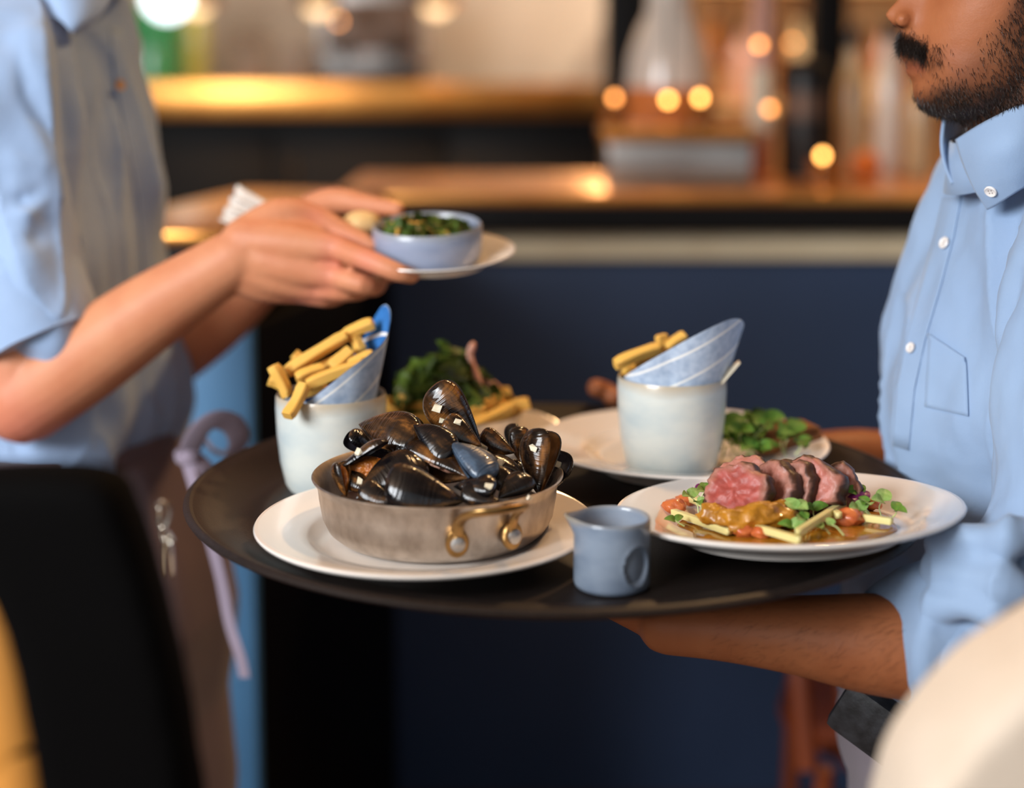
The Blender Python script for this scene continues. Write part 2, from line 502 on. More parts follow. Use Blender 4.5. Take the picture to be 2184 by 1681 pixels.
for i, (px, Y, r, h, m, lb) in enumerate((
        (1815, 3.46, .034, .3, 'glass_beige', 'beige bottle on the bar beside the dark grinder'),
        (1893, 3.50, .036, .32, 'glass_pale', 'pale bottle on the bar nearest the bearded face'),
        (1960, 3.42, .03, .24, 'glass_beige', 'short beige bottle on the bar behind the collar'))):
    q = P(px, 300, Y)
    lathe_bottle('spirit_bottle', lb, bprof(r, h, .016), m, (q.x, Y, BZ), cap=(.018, .03, 'black_plastic'))
q = P(1848, 330, 3.26)
of = thing('orange', 'single orange fruit lying on the bar counter', 'fruit', Vector((q.x, 3.26, BZ)))
MB().sphere((0, 0, .033), .033, u=24, v=16).build('fruit', MATS['orange_fruit'], of)
MB().sphere((0, 0, .066), (.004, .004, .002), u=8, v=6).build('stem_end', MATS['glass_green'], of)
for i in range(13):
    px = 1330 + i * 62; Y = 6.38
    q = P(px, 100, Y)
    m = ('glass_amber', 'glass_beige', 'glass_pale', 'glass_amber', 'glass_pink')[i % 5]
    mz = 1.366
    lathe_bottle('shelf_bottle', '%s on the amber shelf, %s along from the black pillar' % (('brown bottle', 'beige bottle', 'pale bottle', 'brown bottle', 'pink bottle')[i % 5], ('first',) [0] if i == 0 else ORD[i]), bprof(.04 + .004 * (i % 3), .3 + .03 * (i % 4), .015), m, (q.x, Y, mz), group='bottles on the amber shelf', cap=(.017, .02, 'black_plastic'))

# ------------------------------------------------------------------ lamps
def pendant(px, py, Y, r, label, m_in='shade_glow', power=18):
    q = P(px, py, Y)
    t = thing('pendant_lamp', label, 'lamp', q, 'pendant lamps over the back bar')
    MB().lathe([(.012, r * 1.05), (r * .45, r * .95), (r * .85, r * .5), (r, 0), (r * .985, 0), (r * .83, r * .48), (r * .44, r * .92), (.012, r)], 36).build('shade', MATS['brass'], t)
    MB().sphere((0, 0, r * .22), r * .62, u=20, v=12).build('bulb', MATS[m_in], t)
    MB().tube([(0, 0, r), (0, 0, 3.0 - q.z)], .004, 6).build('cord', MATS['black_plastic'], t)
    l = spot('pendant_light', q + Vector((0, 0, -.07)), q + Vector((0, 0, -1)), power * .9, WARM, 120, .05)
for px, lb in ((420, 'brass pendant lamp beside the white globe lamp'), (680, 'brass pendant lamp above the espresso machine side'), (930, 'brass pendant lamp nearest the black pillar')):
    pendant(px, 14, 5.35, .085, lb)
pendant(1262, -110, 5.3, .085, 'added pendant lamp out of view making the bar highlight')  # pendant added above the frame to make the bar top highlight
point('bar_glint_light', P(1262, -60, 5.25), 9, WARM, .05)  # added point light for the highlight on the brass counter
def globe(px, py, Y, r, m, label, cat='lamp', group=None):
    q = P(px, py, Y)
    t = thing('globe_lamp', label, cat, q, group)
    MB().sphere((0, 0, 0), r, u=24, v=14).build('globe', MATS[m], t)
    MB().lathe([(0, r * .9), (r * .4, r * .9), (r * .4, r * 1.3), (0, r * 1.3)], 16).build('socket', MATS['brass_worn'], t)
    MB().tube([(0, 0, r * 1.3), (0, 0, 3.0 - q.z)], .003, 6).build('cord', MATS['black_plastic'], t)
globe(356, -6, 5.1, .075, 'globe_white', 'bright white globe lamp above the green bottle')
for px, py, Y, m, lb in ((722, 45, 5.0, 'bulb_soft', 'lamp reflection built as a bulb before the espresso machine'),
                      (1425, 213, 3.24, 'bulb_warm', 'lamp reflection built as a bulb before the pale bottle'),
                      (1620, 95, 3.24, 'bulb_soft', 'lamp reflection built as a bulb before the pink bottle'),
                      (1642, 232, 3.24, 'bulb_soft', 'lower lamp reflection built as a bulb by the pink bottle'),
                      (1690, 92, 5.0, 'bulb_soft', 'small hanging bulb above the dark grinder')):
    globe(px, py, Y, .008, m, lb, 'bulb', 'small bulbs hanging over the bar')  # all but the grinder one are lamp reflections built as glowing balls
def candle(px, Y, z, m, label, py=None):
    q = P(px, 300, Y)
    if py is not None: z0 = P(px, py, Y).z - .03; 
    t = thing('tea_light', label, 'candle', Vector((q.x, Y, z)), 'tea lights on the bar')
    MB().lathe([(0, 0), (.026, 0), (.03, .05), (.028, .05), (.024, .004), (0, .004)], 20).build('glass_cup', MATS['glass_amber'], t)
    MB().lathe([(0, .005), (.022, .005), (.022, .03), (0, .03)], 20).build('wax', MATS['paper_cream'], t)
    h = .06
    MB().lathe([(0, h - .009), (.0058, h - .0055), (.008, h), (.0058, h + .0055), (0, h + .010)], 16).build('flame', MATS[m], t)
candle(1755, 3.14, BZ, 'bulb_warm', 'bright tea light on the bar beside the orange')
candle(1492, 3.18, BZ + .12, 'bulb_warm', 'bright tea light standing on the steel box lid')
candle(1310, 3.18, BZ + .12, 'bulb_soft', 'dim tea light at the far end of the steel box')
for x_, p_ in ((-1.0, 46), (.1, 46), (1.3, 125), (2.2, 95)):
    spot('wall_fill_spot', (x_, 5.3, 2.95), (x_, 6.6, 1.7), p_, (1.0, .84, .66), 95, .06)  # added spots that brighten the wall behind the bar
# light of the lamps over the bar
for px, pw in ((-.9, 26), (.25, 38), (1.2, 30), (2.2, 24)):
    spot('bar_downlight', (px, 3.9, 2.6), (px, 3.5, 1.2), pw * 1.7, WARM, 80, .04)
# ------------------------------------------------------------------ tray and crockery materials
mat('tray_plastic', rgb(27, 21, 19), .46, spec=.35, var=(420, rgb(46, 36, 32), .7), bump=(500, .25, .0006))
mat('porcelain', rgb(236, 228, 220), .16, coat=.6, var=(5, rgb(230, 220, 210), .5))
mat('steel_pan', rgb(206, 194, 182), .42, 1.0, var=(90, rgb(170, 156, 144), .8), bump=(260, .12, .0004), stretch=(1, 1, .6))
mat('rivet', rgb(186, 182, 178), .4, 1.0, bump=(300, .2, .0004))
mat('broth', rgb(58, 32, 14), .15, coat=.4, var=(30, rgb(30, 16, 8), .9))
def glaze(name, base, blotch, band, rough=.3):
    m = mat(name, base, rough, coat=.35, var=(16, blotch, .85, 6), bump=(90, .1, .0006), stretch=(1, 1, 2.2))
    nt = m.node_tree; N = nt.nodes; L = nt.links; b = N['Principled BSDF']
    src = b.inputs['Base Color'].links[0].from_socket
    tc = N.new('ShaderNodeTexCoord'); sx = N.new('ShaderNodeSeparateXYZ'); L.new(tc.outputs['Object'], sx.inputs[0])
    nz = N.new('ShaderNodeTexNoise'); nz.inputs['Scale'].default_value = 25; L.new(tc.outputs['Object'], nz.inputs['Vector'])
    ad = N.new('ShaderNodeMath'); ad.operation = 'MULTIPLY_ADD'; ad.inputs[1].default_value = .012; L.new(nz.outputs['Fac'], ad.inputs[0]); L.new(sx.outputs['Z'], ad.inputs[2])
    mr = N.new('ShaderNodeMapRange'); mr.inputs[1].default_value = band[0]; mr.inputs[2].default_value = band[1]; L.new(ad.outputs[0], mr.inputs[0])
    mx = N.new('ShaderNodeMix'); mx.data_type = 'RGBA'; L.new(mr.outputs[0], mx.inputs['Factor']); L.new(src, mx.inputs[6]); mx.inputs[7].default_value = band[2]
    L.new(mx.outputs[2], b.inputs['Base Color'])
    return m
glaze('cup_glaze', rgb(214, 216, 208), rgb(176, 190, 194), (.086, .096, rgb(186, 172, 150)))
glaze('jug_glaze', rgb(136, 148, 164), rgb(94, 108, 128), (.056, .064, rgb(150, 138, 120)), .28)
glaze('bowl_glaze', rgb(150, 160, 182), rgb(122, 134, 160), (.036, .05, rgb(150, 146, 140)), .3)

# ------------------------------------------------------------------ serving tray
TF = 1.102
TC = Vector((.038, 1.35, TF))
tray = thing('serving_tray', 'large round dark brown serving tray loaded with food', 'tray', TC)
MB().lathe([(0, -.006), (.268, -.006), (.284, -.004), (.305, .004), (.318, .0105), (.328, .0138), (.332, .0158), (.3325, .0180), (.330, .0200), (.325, .0198), (.315, .0150), (.303, .0095), (.288, .002), (.28, .0005), (.272, .0002), (.268, .0018), (.262, .0018), (.258, 0), (0, 0)], 128).build('tray_body', MATS['tray_plastic'], tray)
MB().lathe([(.3245, .0195), (.328, .0212), (.3315, .0202), (.3335, .0178), (.332, .0155)], 128).build('rim_bead', MATS['tray_plastic'], tray)

def plate(name, label, M, r, foot=0.0, well=.6):
    t = thing(name, label, 'plate', M)
    k = r / .1425; w = r * well
    MB().lathe([(0, .002 + foot * .8), (w * .86, .002 + foot * .8), (w * .89, 0), (w * .95, 0), (w * .98, .004 + foot), (w * 1.16, .010 + foot), (r * .975, .0190 + foot), (r * .995, .0207 + foot), (r, .0222 + foot), (r * .993, .0236 + foot), (r * .975, .0238 + foot)], 96).build('underside', MATS['porcelain'], t)
    MB().lathe([(r * .975, .0238 + foot), (r * .93, .0225 + foot), (w * 1.2, .0158 + foot), (w * 1.13, .0146 + foot), (w * 1.10, .0128 + foot), (w * 1.04, .0088 + foot), (w * .96, .0068 + foot), (w * .9, .0064 + foot), (0, .0064 + foot)], 96).build('upper_face', MATS['porcelain'], t)
    return t
def rest(px, py, z, zbase):
    q = PZ(px, py, z); return Vector((q.x, q.y, zbase))
PA = rest(908, 1112, TF + .0225, TF + .0003)
plate('dinner_plate', 'white plate carrying the steel pan of mussels', PA, .1425, well=.62)
# ------------------------------------------------------------------ pan
pc = PZ(934, 1010, 1.1605)
PANZ = TF + .0068
pan = thing('saute_pan', 'round steel pan with brass handle full of mussels', 'pan', Vector((pc.x, pc.y, PANZ)))
MB().lathe([(0, 0), (.076, 0), (.086, .0025), (.093, .0085), (.0975, .018), (.1003, .034), (.1012, .043), (.1030, .0475), (.1058, .0510), (.1063, .0522), (.1052, .0532), (.1022, .0500), (.0995, .0445), (.0985, .034), (.0957, .0185), (.0915, .0105), (.085, .0055), (.075, .004), (0, .004)], 128).build('pan_body', MATS['steel_pan'], pan)
def pang(phi, r, z): return Vector((r * math.sin(R(phi)), -r * math.cos(R(phi)), z))
h = MB(); h.tube([pang(11, .1045, .022), pang(11, .1055, .034), pang(11.5, .1115, .0435), pang(13.5, .126, .0525), pang(18, .137, .057), pang(24, .1395, .058), pang(31, .137, .057), pang(35, .126, .0525), pang(36.5, .1115, .0435), pang(37, .1055, .034), pang(37, .1045, .022)], [.0052, .0050, .0046, .0043, .0043, .0043, .0043, .0043, .0046, .0050, .0052], 14, sub=5, flat=.62, up=(0, 0, 1), cap='round')
hd = h.build('handle', MATS['brass_worn'], pan)
for phi in (11, 37):
    Mx = Matrix.Translation(pang(phi, .1035, .024)) @ Matrix.Rotation(R(phi), 4, 'Z') @ Matrix.Rotation(R(90), 4, 'X')
    MB().lathe([(0, -.004), (.0085, -.003), (.0095, .0012), (.0085, .003), (0, .0034)], 24, M=Mx @ Matrix.Scale(1.25, 4, (0, 1, 0))).build('bracket', MATS['brass_worn'], hd)
    MB().lathe([(0, .002), (.0062, .002), (.0058, .0058), (.003, .0072), (0, .0075)], 20, M=Mx).build('rivet', MATS['rivet'], hd)
MB().lathe([(0, .022), (.05, .0222), (.0935, .022), (.0935, .0215), (0, .0215)], 48).build('mussel_broth', MATS['broth'], None, mw=Vector((pc.x, pc.y, PANZ)), label='brown broth pooled in the bottom of the pan', cat='broth')

# ------------------------------------------------------------------ mussels
def shell_mat(name, c1, c2, c3, rough=.22):
    m = mat(name, c1, rough, coat=.5)
    nt = m.node_tree; N = nt.nodes; L = nt.links; b = N['Principled BSDF']
    tc = N.new('ShaderNodeTexCoord')
    n1 = N.new('ShaderNodeTexNoise'); n1.inputs['Scale'].default_value = 3.2; n1.inputs['Detail'].default_value = 5
    mp = N.new('ShaderNodeMapping'); mp.inputs['Scale'].default_value = (.8, 1.6, 1.2)
    L.new(tc.outputs['Object'], mp.inputs['Vector'])
    oi = N.new('ShaderNodeObjectInfo'); va = N.new('ShaderNodeVectorMath'); va.operation = 'ADD'
    mu = N.new('ShaderNodeMath'); mu.operation = 'MULTIPLY'; mu.inputs[1].default_value = 37; L.new(oi.outputs['Random'], mu.inputs[0])
    L.new(mp.outputs[0], va.inputs[0]); L.new(mu.outputs[0], va.inputs[1]); L.new(va.outputs[0], n1.inputs['Vector'])
    cr = N.new('ShaderNodeValToRGB'); e = cr.color_ramp.elements
    e[0].position = .40; e[0].color = c1; e[1].position = .72; e[1].color = c3
    x = e.new(.54); x.color = c2
    L.new(n1.outputs['Fac'], cr.inputs[0]); L.new(cr.outputs[0], b.inputs['Base Color'])
    # growth rings round the umbo
    vl = N.new('ShaderNodeVectorMath'); vl.operation = 'LENGTH'; L.new(tc.outputs['Object'], vl.inputs[0])
    nz = N.new('ShaderNodeTexNoise'); nz.inputs['Scale'].default_value = 2; L.new(tc.outputs['Object'], nz.inputs['Vector'])
    ma = N.new('ShaderNodeMath'); ma.operation = 'MULTIPLY_ADD'; ma.inputs[1].default_value = .18
    L.new(nz.outputs['Fac'], ma.inputs[0]); L.new(vl.outputs['Value'], ma.inputs[2])
    nr = N.new('ShaderNodeTexNoise'); nr.noise_dimensions = '1D'; nr.inputs['Scale'].default_value = 26; nr.inputs['Detail'].default_value = 3
    L.new(ma.outputs[0], nr.inputs['W'])
    bp = N.new('ShaderNodeBump'); bp.inputs['Strength'].default_value = .2; bp.inputs['Distance'].default_value = .02
    L.new(nr.outputs['Fac'], bp.inputs['Height']); L.new(bp.outputs['Normal'], b.inputs['Normal'])
    return m
shell_mat('shell_black', rgb(9, 9, 13), rgb(24, 19, 18), rgb(84, 56, 30), .16)
shell_mat('shell_brown', rgb(18, 12, 10), rgb(60, 38, 20), rgb(150, 96, 44), .16)
shell_mat('shell_blue_sheen', rgb(52, 66, 82), rgb(74, 92, 112), rgb(40, 48, 62), .3)  # bluish sheen of a dark shell put into its colour
mat('shell_inner', rgb(58, 54, 60), .2, coat=.5, var=(5, rgb(24, 24, 34), .9))
mat('shell_inner_brown', rgb(150, 104, 60), .22, coat=.5, var=(4, rgb(66, 44, 30), .9))
mat('mussel_meat', rgb(214, 128, 44), .25, coat=.4, sss=.2, var=(6, rgb(150, 78, 30), .7), bump=(8, .3, .05))
mat('mussel_meat_pink', rgb(206, 158, 136), .25, coat=.4, var=(7, rgb(140, 92, 70), .9), bump=(10, .5, .06))
mat('garlic', rgb(236, 222, 196), .35, sss=.2, var=(300, rgb(216, 190, 150), .6))
def shell_mesh(name, mo, mi, sign):
    mb = MB(); W = .60; D = .18
    def hw(u): return W / 2 * (max(u, 0) ** .95 * max(1 - u, 0) ** .38) / .451
    def cy(u): return .07 * math.sin(PI * u) - .03
    def surf(u, v, k, dz):
        u = .5 - .5 * math.cos(PI * u)
        a = (v - .5) * PI
        y = math.sin(a) * hw(u) * k
        z = D * math.cos(a) ** .85 * (hw(u) / (W / 2)) * (1.12 - .35 * u) * k if abs(math.cos(a)) > 1e-6 else 0
        z += .012 * math.sin(9 * u + 1) * math.cos(a) * (hw(u) / (W / 2))
        return Vector((u if k == 1 else .5 + (u - .5) * (.5 + .5 * k), cy(u) + y, sign * max(z + dz, 0)))
    mb.grid(lambda u, v: surf(u, v, 1, 0), 22, 14, 0)
    mb.grid(lambda u, v: surf(u, v, .93, -.012), 22, 14, 1)
    nv = 15
    # close the rim between the two surfaces
    fs = []
    for i in range(22):
        for (j, fl) in ((0, 0), (14, 1)):
            a, b = i * nv + j, (i + 1) * nv + j
            c, d = b + 23 * nv, a + 23 * nv
            fs.append((a, b, c, d))
    mb.f += fs; mb.m += [0] * len(fs)
    return mb.mesh(name, [MATS[mo], MATS[mi]], 60)
SH = {}
for key, mo, mi in (('k', 'shell_black', 'shell_inner'), ('b', 'shell_brown', 'shell_inner_brown'), ('u', 'shell_blue_sheen', 'shell_inner')):
    SH[key] = (shell_mesh('shell_half', mo, mi, 1), shell_mesh('shell_half', mo, mi, -1))
def blob(mb, c, r, seed, amp=.25, fr=1.6, sub=3, M=None, mi=0):
    bm = bmesh.new(); bmesh.ops.create_icosphere(bm, subdivisions=sub, radius=1)
    bm.verts.index_update(); vs = []
    for v in bm.verts:
        n = noise.fractal(v.co * fr + Vector((seed * 7.3, seed, 0)), .8, 2, 3)
        p = v.co * (1 + amp * n)
        p = Vector((p.x * r[0], p.y * r[1], p.z * r[2]))
        vs.append(Vector(c) + (M @ p if M else p))
    mb.add(vs, [tuple(x.index for x in f.verts) for f in bm.faces], mi); bm.free()
    return mb
MEAT = {}
for k, m in (('o', 'mussel_meat'), ('p', 'mussel_meat_pink')):
    mb = MB(); blob(mb, (.53, .0, 0), (.33, .19, .10), 3, .35); MEAT[k] = mb.mesh('mussel_meat', MATS[m], 0); MEAT[k].shade_smooth()
def mussel(label, u, t, nrm, op=8, kind='k', meat=None, single=False):
    pu = P(*u); pt = P(*t); L = (pt - pu).length
    M = frame(pu, pt - pu, nrm) @ Matrix.Scale(L, 4)
    th = thing('mussel', label, 'mussel', M, 'mussels heaped in the steel pan')
    ax = Vector((math.cos(R(22)), math.sin(R(22)), 0))
    linked('shell_half', SH[kind][0], th, Matrix.Rotation(R(op / 2), 4, ax).inverted())
    if not single: linked('shell_half', SH[kind][1], th, Matrix.Rotation(R(op / 2), 4, ax))
    if meat: linked('mussel_meat', MEAT[meat], th, Matrix.Rotation(R(op / 2 * (.6 if single is False else -.6)), 4, ax) @ Matrix.Translation((0, 0, -.04)))
    return th
mussel('tallest mussel standing at the top of the heap', (1022, 948, 1.262), (922, 824, 1.275), (-.25, -1, .35), 26, 'b', 'o')
mussel('dark mussel lying just below the tallest one, umbo up', (884, 904, 1.238), (966, 978, 1.21), (-.15, -.85, .55), 24, 'k')
mussel('dark mussel tucked under the right flank of tallest one', (1026, 954, 1.232), (948, 897, 1.245), (.3, -.8, .5), 20, 'b')
mussel('mussel with steel blue sheen coloured in, mid heap', (962, 942, 1.215), (1050, 1020, 1.185), (.35, -.65, .7), 8, 'u')
mussel('long olive mussel pointing to the fries cup', (767, 901, 1.275), (897, 950, 1.235), (-.1, -.9, .45), 28, 'b')
mussel('gaping black mussel under the long olive one', (806, 972, 1.285), (741, 926, 1.28), (-.25, .55, -.5), 34, 'k')
mussel('wide open mussel with orange flesh at the pan edge', (720, 1006, 1.212), (842, 972, 1.212), (-.15, -.42, 1), 84, 'k', 'o')
mussel('golden open mussel standing inside the pan wall', (738, 1060, 1.198), (722, 985, 1.208), (-.75, -.55, .2), 34, 'b', 'o')
mussel('ridged black mussel leaning across the front left', (757, 1060, 1.185), (905, 985, 1.21), (-.25, -.75, .6), 6, 'k')
mussel('large ridged black mussel lying along the pan front', (992, 1074, 1.165), (822, 1028, 1.16), (0, -.8, .6), 6, 'k')
mussel('gaping brown mussel with pale flesh at the centre', (1002, 1018, 1.195), (880, 968, 1.235), (.1, .35, -1), 44, 'b', 'p')
mussel('small black mussel at the front of the pan wall', (846, 1078, 1.168), (768, 1040, 1.182), (-.2, -.7, .7), 10, 'k')
mussel('brown mussel half sunk in the broth behind golden one', (800, 1050, 1.20), (738, 1010, 1.215), (-.3, -.5, .8), 12, 'b')
mussel('black mussel half sunk at the front beside the handle', (1065, 1072, 1.165), (985, 1045, 1.175), (.1, -.7, .7), 8, 'k')
mussel('small black mussel beneath the steel blue one', (968, 1036, 1.185), (1058, 1040, 1.17), (0, -.6, .8), 8, 'k')
mussel('brown mussel with a bright glint behind the handle', (1098, 968, 1.262), (1026, 928, 1.275), (0, -.85, .5), 22, 'b')
mussel('small upright black mussel at the back of the heap', (1086, 950, 1.30), (1095, 905, 1.315), (-.3, -1, .1), 18, 'k')
mussel('slim upright brown mussel beside the small black one', (1104, 982, 1.275), (1110, 910, 1.29), (.4, -.9, .2), 12, 'b')
mussel('tall golden mussel standing upright near the handle', (1146, 1058, 1.225), (1156, 914, 1.245), (-.45, -.85, .2), 40, 'b')
mussel('open black half shell leaning out over the pan rim', (1152, 1058, 1.24), (1205, 962, 1.26), (.55, .8, -.35), 10, 'k', None, True)
mussel('tiny blue mussel poking up behind the long olive one', (832, 930, 1.325), (836, 890, 1.335), (0, -1, .2), 10, 'u')
mussel('flat open mussel holding a curl of shallot', (1112, 1008, 1.222), (1040, 990, 1.25), (0, .3, -1), 40, 'k', 'p')
mussel('brown mussel lying against the right inner wall', (1130, 1052, 1.2), (1050, 1010, 1.205), (.1, -.6, .75), 10, 'b')
mussel('dark mussel wedged low behind the handle', (1060, 1062, 1.178), (1130, 1018, 1.2), (0, -.7, .7), 8, 'k')
for i, (a, b, n, k) in enumerate((((840, 975, 1.26), (905, 1010, 1.25), (0, -.5, .8), 'b'), ((1060, 975, 1.28), (985, 965, 1.28), (0, -.4, .9), 'k'), ((800, 1010, 1.25), (850, 960, 1.27), (-.3, -.5, .8), 'k'),
        ((940, 1000, 1.25), (1010, 985, 1.26), (0, -.5, .8), 'b'), ((880, 940, 1.3), (950, 930, 1.3), (0, -.6, .8), 'k'), ((1060, 950, 1.32), (990, 935, 1.32), (0, -.5, .8), 'b'), ((780, 960, 1.31), (840, 945, 1.32), (0, -.5, .8), 'k'),
        ((1150, 985, 1.29), (1085, 1005, 1.27), (.1, -.5, .8), 'k'))):
    mussel(('brown mussel buried left of centre in the heap', 'black mussel buried behind the steel blue one', 'black mussel buried behind the ridged leaning one', 'brown mussel buried under the steel blue one',
            'black mussel deep at the back under the tallest', 'brown mussel deep at the back near the slim one', 'black mussel deep at the back left of the pan', 'black mussel deep at the back right of pan')[i], a, b, n, 8, k)

# ------------------------------------------------------------------ cups
def cup(label, p, r, hgt, m='cup_glaze'):
    t = thing('stoneware_cup', label, 'cup', p)
    o = [(0, .003), (r * .70, .003), (r * .73, 0), (r * .77, 0), (r * .84, .006), (r * .93, hgt * .3), (r * .985, hgt * .6), (r, hgt * .85), (r * .995, hgt * .97), (r * .975, hgt), (r * .95, hgt * .985), (r * .94, hgt * .9), (r * .92, hgt * .6), (r * .86, hgt * .25), (r * .75, .01), (0, .008)]
    MB().lathe(o, 72).build('cup_body', MATS[m], t, 50)
    return t
c1 = PZ(706, 847, TF + .088)
CUP1 = Vector((c1.x, c1.y, TF + .0003)); cup('pale stoneware cup of fries beside the mussel pan', CUP1, .0525, .092)
PB = Vector((.172, 1.478, TF + .001))
plate('dinner_plate', 'white plate under the fries cup and pea shoots', PB, .145, foot=.005)
c2 = PZ(1433, 807, 1.203)
CUP2 = Vector((c2.x, c2.y, TF + .0127)); cup('pale stoneware cup of fries standing on a plate', CUP2, .0528, .091)

# ------------------------------------------------------------------ fries
mat('fry', rgb(240, 192, 96), .55, sss=.15, var=(120, rgb(222, 158, 60), .8), bump=(220, .3, .0008))
mat('fry_end', rgb(150, 84, 24), .6)
FR = []
for k in range(4):
    mb = MB(); rr = random.Random(k); rings = []
    n = 9; bend = (.02, -.03, .012, -.01)[k]
    for i in range(n):
        t = i / (n - 1); x = t - .5
        s = 1.0 if 0 < i < n - 1 else .86
        oz = bend * (4 * x * x - 1) * -1
        w = (.5 + .03 * math.sin(7 * t + k)) * s; hh = (.5 + .03 * math.cos(5 * t + k)) * s
        c = .24
        pts = [(w, -hh + c * hh), (w, hh - c * hh), (w - c * w, hh), (-w + c * w, hh), (-w, hh - c * hh), (-w, -hh + c * hh), (-w + c * w, -hh), (w - c * w, -hh)]
        rings.append([Vector((x, a, b + oz * 8)) for a, b in pts])
    mb.loft(rings, 0)
    mb.m[-1] = 1
    FR.append(mb.mesh('fry', [MATS['fry'], MATS['fry_end'] if k == 1 else MATS['fry']], 34))
def fry(a, b, w, label, group, k=0, roll=0.0):
    a = Vector(a); b = Vector(b); d = b - a
    M = frame((a + b) / 2, d, (0, -.5, 1)) @ Matrix.Rotation(roll, 4, 'X') @ Matrix.Diagonal((d.length, w, w, 1))
    return linked('fry', FR[k % 4], None, M, label=label, cat='fry', group=group)
G1 = 'fries in the cup beside the mussels'
for i, (a, b, yy, y2, w, lb) in enumerate((
        ((796, 690), (735, 716), 1.425, 1.43, .0105, 'topmost fry reaching up beside the blue paper'),
        ((737, 716), (611, 794), 1.42, 1.40, .0105, 'longest fry slanting across the top of cup heap'),
        ((627, 754), (660, 785), 1.43, 1.43, .0095, 'fry end poking up behind the longest fry'),
        ((582, 780), (614, 845), 1.385, 1.385, .0105, 'fry leaning out over the cup edge farthest from paper'),
        ((574, 810), (606, 822), 1.41, 1.41, .010, 'short fry tip hidden behind the leaning fry'),
        ((612, 888), (648, 822), 1.338, 1.362, .0105, 'fry with a browned end hanging over cup front'),
        ((655, 822), (775, 778), 1.375, 1.385, .0105, 'long fry lying in front along the paper'),
        ((690, 785), (632, 808), 1.40, 1.39, .010, 'pale fry crossing the middle of the cup heap'),
        ((748, 748), (706, 784), 1.41, 1.40, .0115, 'thick rounded fry near the centre of heap'),
        ((798, 758), (745, 782), 1.40, 1.395, .0105, 'fry with blunt end against the pale paper'),
        ((755, 720), (770, 752), 1.43, 1.42, .010, 'bent fry under the topmost fry'),
        ((775, 772), (720, 800), 1.39, 1.385, .010, 'fry resting on the paper fold'),
        ((668, 800), (720, 770), 1.415, 1.42, .010, 'fry buried in the shade of the heap'),
        ((640, 815), (690, 800), 1.40, 1.40, .010, 'fry lying low at the cup mouth'),
        ((700, 820), (760, 800), 1.39, 1.39, .010, 'fry half hidden by the front paper edge'),
        ((640, 840), (700, 830), 1.42, 1.42, .010, 'fry filling the bottom of the heap'))):
    fry(P(*a, yy), P(*b, y2), w, lb, G1, 1 if i == 5 else (0, 2, 3)[i % 3], rnd.uniform(-.4, .4))
    if i == 5: C.objects[-1].name
# ------------------------------------------------------------------ printed paper wraps
def stripe_paper(name, base, other, nstripe, white=rgb(238, 236, 232)):
    m = mat(name, base, .85, var=(140, other, .9, 6), bump=(180, .15, .0006))
    nt = m.node_tree; N = nt.nodes; L = nt.links; b = N['Principled BSDF']
    src = b.inputs['Base Color'].links[0].from_socket
    uv = N.new('ShaderNodeVertexColor'); uv.layer_name = 'stripe'
    sp = N.new('ShaderNodeSeparateColor'); L.new(uv.outputs['Color'], sp.inputs[0])
    gt = N.new('ShaderNodeMath'); gt.operation = 'PINGPONG'; gt.inputs[1].default_value = .5 * nstripe
    L.new(sp.outputs[0], gt.inputs[0])
    lt = N.new('ShaderNodeMath'); lt.operation = 'LESS_THAN'; lt.inputs[1].default_value = .0011
    L.new(gt.outputs[0], lt.inputs[0])
    mx = N.new('ShaderNodeMix'); mx.data_type = 'RGBA'; L.new(lt.outputs[0], mx.inputs['Factor']); L.new(src, mx.inputs[6]); mx.inputs[7].default_value = white
    L.new(mx.outputs[2], b.inputs['Base Color'])
    return m
stripe_paper('paper_outer', rgb(186, 200, 218), rgb(150, 168, 194), .0235)
stripe_paper('paper_inner', rgb(42, 112, 182), rgb(34, 96, 160), .0235)
def paper_cone(name, label, top, bottom, sn, s0, n=72, m=14):
    """top(a), bottom(a) -> points round the wrap; outer and inner skin"""
    mb = MB(); st = []
    for k, off in ((0, 0), (1, .0009)):
        def fn(u, v):
            a = 2 * PI * u
            p = bottom(a).lerp(top(a), v)
            c = bottom(0).lerp(bottom(PI), .5).lerp(top(0).lerp(top(PI), .5), v)
            p = p + (p - c).normalized() * (-off + .0016 * noise.noise(Vector((u * 9, v * 4, 2.2))))
            return p
        mb.grid(fn, n, m, k)
    o = mb.build(name, [MATS['paper_outer'], MATS['paper_inner']], None, 60, weld=False, label=label, cat='paper wrap')
    me = o.data
    at = me.color_attributes.new('stripe', 'FLOAT_COLOR', 'POINT')
    vals = []
    for v in me.vertices: vals += [v.co.dot(Vector(sn)) - s0 + 1.0 * .0235 * 40, 0, 0, 1]
    at.data.foreach_set('color', vals)
    return o
# wrap in the cup by the mussels: low in front, rising to a point at the back
C1T = CUP1 + Vector((0, 0, .09))
def top1(a):
    # a=0 to the picture's right, pi/2 away from the camera
    d = Vector((math.cos(a), math.sin(a), 0))
    k = max(0, math.cos(a - R(35))) ** 5
    low = P(720, 842, 1.38)
    x_ = math.cos(a) * .05
    z = C1T.z + .002 + max(0, x_ + .022) * .72 * (1 - .45 * max(0, math.sin(a - R(40)))) + .034 * k
    r = .0455 + .008 * max(0, math.cos(a - R(20))) + .002 * k
    return Vector((CUP1.x + .003, CUP1.y, 0)) + d * r + Vector((0, 0, z))
def bot1(a):
    d = Vector((math.cos(a), math.sin(a), 0))
    return CUP1 + Vector((0, 0, .018)) + d * .03
paper_cone('paper_wrap', 'blue printed paper wrap rising to a point behind fries', top1, bot1, (-.60, -.15, .80), P(700, 845, 1.36).dot(Vector((-.60, -.15, .80))))
C2T = CUP2 + Vector((0, 0, .09))
ZT2 = P(1440, 737, CUP2.y - .045).z
